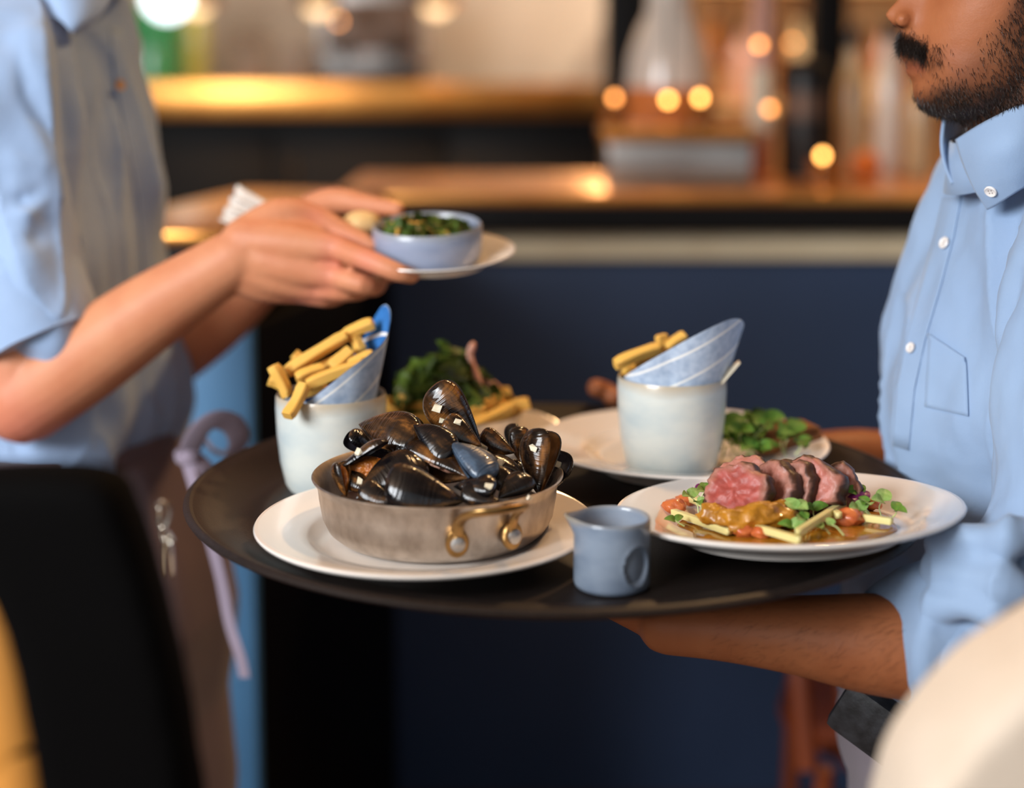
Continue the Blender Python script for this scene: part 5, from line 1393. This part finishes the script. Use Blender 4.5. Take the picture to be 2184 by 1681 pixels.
patch(t1, 'placket', 'shirt_grey_blue', [((232, 60), (262, 60)), ((245, 180), (278, 180)), ((268, 300), (298, 300)), ((290, 420), (322, 420)), ((300, 520), (330, 520)), ((310, 640), (340, 640))], shirt1, .0008, .0010)
# apron: skirt, band, bow
AP = [(2500, 475, .165, .20), (2100, 492, .16, .198), (1681, 506, .152, .192), (1500, 492, .148, .19), (1400, 506, .147, .188), (1300, 512, .146, .186), (1180, 486, .14, .182), (1100, 460, .134, .178), (1000, 422, .128, .172), (955, 402, .125, .170)]
mb = MB(); mb.loft(torso_rings(AP, LY, 1, R(18)))
ma = voxel(mb, .006, 5); rumple(ma, .009, 13, (1, 1, .25), 3)
folds(ma, [(pl((300, 1000, 1.6), (360, 1100, 1.62), (400, 1250, 1.63)), .008, .016), (pl((420, 1010, 1.66), (450, 1150, 1.66), (470, 1300, 1.68)), -.010, .012), (pl((340, 1270, 1.6), (420, 1280, 1.63), (470, 1250, 1.66)), -.006, .012), (pl((440, 1330, 1.62), (450, 1450, 1.64), (430, 1600, 1.65)), .008, .02)])
apron = wear('apron', ma, 'apron_cloth', man1, label='grey brown waist apron tied in front')
mb = MB()
for i, (p0, p1, d) in enumerate(((930, 966, .003), (958, 992, .005))):
    mb.loft(torso_rings([(p1 + 14, 396, .1265 + d, .172 + d), (p1, 395, .1285 + d, .174 + d), (p0, 394, .1285 + d, .174 + d), (p0 - 8, 396, .1255 + d, .171 + d)], LY, 1, R(18)))
mw_ = voxel(mb, .004, 3); rumple(mw_, .003, 20, (.5, .5, 2.2), 3); wear('waistband', mw_, 'apron_cloth', apron).matrix_parent_inverse = man1.matrix_world.inverted()
def ribbon(name, pts, w, parent, m='apron_tie', up=(0, -1, .4)):
    mb = MB(); mb.tube([P(*p) for p in pts], w, 12, sub=6, flat=.12, up=up)
    o = mb.build(name, MATS[m], parent, 60); o.matrix_parent_inverse = man1.matrix_world.inverted(); return o
ribbon('bow_loop', [(400, 975, 1.62), (420, 925, 1.60), (455, 896, 1.60), (495, 905, 1.62), (510, 940, 1.64), (490, 968, 1.65), (455, 960, 1.65), (430, 935, 1.65), (405, 970, 1.64)], .013, apron, up=(.2, -.2, 1))
ribbon('bow_tail', [(395, 975, 1.615), (415, 1040, 1.61), (440, 1120, 1.61), (470, 1230, 1.62), (490, 1330, 1.63), (512, 1400, 1.635), (522, 1445, 1.64)], .0065, apron, up=(-.2, -.9, .1))
ribbon('bow_tail', [(405, 970, 1.62), (445, 1010, 1.62), (470, 1100, 1.635), (482, 1200, 1.64), (492, 1290, 1.65)], .012, apron, up=(.9, -.4, .1))
mb = MB(); blob(mb, P(400, 972, 1.62), (.014, .012, .012), 4, .2); o = mb.build('bow_knot', MATS['apron_tie'], apron, 60); o.matrix_parent_inverse = man1.matrix_world.inverted()
hip1 = Vector((P(390, 1100, LY).x - .14, LY, .86))
legs(man1, hip1, 1, 'trouser_black', .075, k=.86)
# key clip hanging on the apron
mat('chrome', rgb(230, 222, 206), .15, 1.0)
kp = P(345, 1075, 1.60)
kc = thing('key_clip', 'shiny metal clip with keys hanging from the apron', 'keys', kp)
def ktube(name, pts, r):
    MB().tube([P(*p) - kp for p in pts], r, 8, sub=4, cap='round').build(name, MATS['chrome'], kc)
ktube('clip', [(332, 1080, 1.60), (345, 1070, 1.595), (360, 1080, 1.595), (358, 1110, 1.595), (346, 1130, 1.595), (338, 1110, 1.6), (340, 1085, 1.6)], .0028)
ktube('ring', [(346, 1125, 1.595), (362, 1140, 1.595), (368, 1155, 1.595), (352, 1160, 1.595), (340, 1142, 1.595), (346, 1125, 1.595)], .002)
for pts in ([(352, 1150, 1.593), (346, 1180, 1.593), (344, 1226, 1.593)], [(360, 1150, 1.596), (364, 1185, 1.596), (366, 1228, 1.597)]):
    ktube('key', pts, .0035)

# ------------------------------------------------------------------ small plate and bowl in his hands
MP = Matrix.Translation(P(925, 533, 1.555)) @ Matrix.Rotation(R(7.5), 4, 'X') @ Matrix.Rotation(R(-1), 4, 'Y')
MPb = MP @ Matrix.Translation((0, 0, -.016))
hpl = thing('side_plate', 'small white plate held in both hands under the bowl', 'plate', MPb)
MB().lathe([(0, .0015), (.048, .0015), (.05, 0), (.054, 0), (.057, .004), (.083, .014), (.0855, .0155), (.085, .0165), (.082, .0162), (.06, .0085), (.054, .005), (0, .005)], 64).build('plate_body', MATS['porcelain'], hpl)
MBo = MPb @ Matrix.Translation((-.006, 0, .0053))
hb = thing('glazed_bowl', 'small grey blue bowl of cooked greens on held plate', 'bowl', MBo)
MB().lathe([(0, .001), (.05, .001), (.0525, 0), (.0545, .003), (.0565, .012), (.0572, .028), (.0570, .0365), (.0555, .0385), (.0540, .037), (.0538, .028), (.052, .012), (.048, .006), (0, .005)], 64).build('bowl_body', MATS['bowl_glaze'], hb, 50)
LF['y'] = leaf_mesh('leaf', 'fry', W=.3, wav=.1, curl=.3)
heap('cooked_greens', 'dark cooked greens heaped in the held bowl', 'greens', MBo @ Vector((0, 0, .025)), .043, .012, 70, 'ooddoy', .026, 8)
mat('bread', rgb(226, 188, 130), .7, var=(60, rgb(206, 160, 100), .7), bump=(80, .3, .003))
mb = MB(); blob(mb, (0, 0, 0), (.022, .02, .014), 12, .12)
mb.build('bread_roll', MATS['bread'], None, 60, mw=P(772, 478, 1.585), label='pale bread roll on the held plate beside bowl', cat='bread')
mat('napkin', rgb(226, 216, 206), .85, bump=(500, .3, .0006))
mb = MB()
A_, B_, C_, D_ = P(508, 396, 1.69), P(584, 440, 1.685), P(470, 470, 1.68), P(560, 505, 1.675)
mb.grid(lambda u, v: A_.lerp(B_, v).lerp(C_.lerp(D_, v), u) + Vector((0, -1, .3)) * (.006 * math.sin(u * 3.2 * 2 * PI)), 40, 4)
mb.build('folded_napkin', MATS['napkin'], None, 60, solid=.002, label='pleated white napkin tucked under the hand', cat='napkin')
# ------------------------------------------------------------------ blurred chairs
mat('chair_black', rgb(4, 3, 3), .8, spec=.06, var=(8, rgb(6, 5, 5), .5))
mat('chair_oak', rgb(206, 140, 62), .45, var=(6, rgb(176, 108, 42), .7), stretch=(1, 1, .2))
mat('chair_cream', rgb(214, 196, 176), .85, var=(30, rgb(204, 184, 162), .6), bump=(400, .3, .001))
mat('chair_red_wood', rgb(128, 58, 26), .4, coat=.3, var=(6, rgb(88, 36, 16), .8), stretch=(1, 1, .2))
def pad(name, outline, Y, th, m, parent, tilt=0, vox=.006):
    """thick rounded pad from an outline of pixels, at its own depth"""
    pts = [P(px, py, Y) for px, py in outline]; mb = MB()
    pts = spline(pts + [pts[0]], [0] * (len(pts) + 1), 5)[0][:-1]
    c = sum(pts, Vector()) / len(pts)
    rings = []
    for k, s in ((-1, .9), (-.8, .97), (-.3, 1), (.3, 1), (.8, .97), (1, .9)):
        rings.append([c + (p - c) * s + Vector((0, k * th / 2, 0)) for p in pts])
    mb.loft(rings); me = voxel(mb, vox, 5)
    return wear(name, me, m, parent)
q = P(150, 1300, .82)
ch = thing('dining_chair', 'blurred black padded chair with golden oak post close up', 'chair', Vector((q.x, .84, 0)))
o = pad('backrest', [(-150, 1000), (0, 992), (150, 990), (250, 1010), (288, 1080), (330, 1200), (380, 1400), (415, 1600), (425, 1800), (250, 1850), (130, 1780), (90, 1600), (30, 1330), (-60, 1150)], .82, .05, 'chair_black', ch)
mb = MB(); mb.tube([P(-75, 1150, .84), P(-5, 1340, .84), P(35, 1560, .84), P(60, 1800, .84), Vector((P(60, 1800, .84).x, .84, .46)), Vector((P(60, 1800, .84).x, 0.87, 0.012))], [.024, .028, .028, .026, .022, .018], 16, sub=5)
mb.build('post', MATS['chair_oak'], ch, 60, world=True)
xr = P(400, 1800, .84).x
mb = MB(); mb.tube([P(330, 1750, .84), Vector((xr - .01, .84, .46)), Vector((xr, 0.87, .012))], [.02, .022, .018], 16, sub=4); mb.build('post', MATS['chair_oak'], ch, 60, world=True)
xl = P(60, 1800, .84).x
MB().box(((xl + xr) / 2, .64, .47), (xr - xl + .16, .42, .06), bev=.02).build('seat', MATS['chair_black'], ch, 40, world=True)
for x in (xl - .04, xr + .04):
    MB().tube([(x, .47, .44), (x, .45, .012)], [.02, .016], 12).build('leg', MATS['chair_oak'], ch, world=True)
# cream chair back close to the camera
q = P(2150, 1500, .80)
cc = thing('armchair', 'blurred cream upholstered chair back in the near corner', 'chair', Vector((q.x, .82, 0)))
pad('backrest', [(2300, 1290), (2190, 1355), (2090, 1420), (2010, 1500), (1940, 1590), (1895, 1690), (1870, 1850), (1880, 2100), (2300, 2150), (2650, 2100), (2700, 1700), (2600, 1400), (2450, 1300)], .80, .10, 'chair_cream', cc)
zx = P(2250, 1500, .8).x
MB().box((zx, .58, .45), (.46, .46, .14), bev=.05).build('seat', MATS['chair_cream'], cc, 40, world=True)
for dx in (-.19, .19):
    for y in (.4, .78):
        MB().tube([(zx + dx, y, .40), (zx + dx, y, .012)], [.02, .015], 12).build('leg', MATS['chair_red_wood'], cc, world=True)
# bentwood chair behind the tray bearer
bY = 2.15
q = P(1760, 1500, bY)
bw = thing('bentwood_chair', 'red brown bentwood chair behind the bearded waiter', 'chair', Vector((q.x, bY, 0)))
def bt_(name, pts, r):
    mb = MB(); mb.tube(pts, r, 12, sub=6); mb.build(name, MATS['chair_red_wood'], bw, 60, world=True)
bx0 = P(1725, 1500, bY).x; bx1 = bx0 + .40; zt = P(1700, 1330, bY).z
bt_('back_hoop', [(bx0, bY, .46), (bx0 - .01, bY + .03, .62), (bx0 + .02, bY + .05, zt - .06), (bx0 + .1, bY + .06, zt), (bx0 + .3, bY + .06, zt), (bx1 - .02, bY + .05, zt - .06), (bx1 + .01, bY + .03, .62), (bx1, bY, .46)], .017)
bt_('inner_hoop', [(bx0 + .07, bY, .46), (bx0 + .06, bY + .03, .6), (bx0 + .12, bY + .05, zt - .14), (bx0 + .2, bY + .055, zt - .1), (bx0 + .28, bY + .05, zt - .14), (bx1 - .06, bY + .03, .6), (bx1 - .07, bY, .46)], .013)
MB().lathe([(0, 0), (.19, 0), (.205, .012), (.2, .03), (.17, .026), (0, .022)], 48).build('seat', MATS['chair_red_wood'], bw, mw=Vector(((bx0 + bx1) / 2, bY + .2, .44)) - bw.matrix_world.translation)
for dx, dy in ((.03, .02), (.37, .02), (.05, .36), (.35, .36)):
    bt_('leg', [(bx0 + dx, bY + dy, .45), (bx0 + dx * .9, bY + dy, .25), (bx0 + dx - .01, bY + dy + (.03 if dy > .1 else -.03), .012)], .015)
# ------------------------------------------------------------------ garlic pieces resting on the shells
def hit(px, py):
    bpy.context.view_layer.update()
    o = Vector((0, 0, CAMZ)); d = (P(px, py, 1.3) - o).normalized()
    ok, loc, nrm, idx, ob, _ = scene.ray_cast(bpy.context.evaluated_depsgraph_get(), o, d)
    if nrm.dot(d) > 0: nrm = -nrm
    return loc, nrm
HITS = []
for i, (px, py, s, lb) in enumerate(((934, 868, .0095, 'white garlic piece on the tallest mussel'), (1031, 955, .009, 'white garlic piece beside the steel blue mussel'), (1140, 956, .0085, 'garlic piece on the tall golden mussel'), (1189, 990, .008, 'garlic piece in the open half shell'),
        (1042, 1038, .0065, 'pointed garlic piece beneath the steel blue mussel'), (768, 1027, .007, 'garlic piece beside the golden open mussel'), (944, 897, .006, 'small garlic piece low on the tallest mussel'), (975, 900, .007, 'garlic piece under the flank of tallest mussel'), (765, 966, .008, 'curl of shallot on the wide open mussel'), (1066, 990, .009, 'curl of shallot on the flat open mussel'), (1128, 1062, .006, 'garlic piece on the pan rim by handle'))):
    HITS.append((hit(px, py), s * .8, lb, i))
for (loc, nrm), s, lb, i in HITS:
    mb = MB(); mb.box((0, 0, 0), (s * .95, s * .75, s * .38)); rj = random.Random(i)
    mb.v = [v + Vector((rj.uniform(-1, 1) * s * .2, rj.uniform(-1, 1) * s * .2, rj.uniform(-1, 1) * s * .05)) for v in mb.v]
    x = nrm.cross(Vector((.3, .2, 1))).normalized()
    mb.build('garlic_piece', MATS['garlic'], None, 25, mw=frame(loc + nrm * s * .12, x, nrm), label=lb, cat='garlic', group='garlic pieces among the mussels')
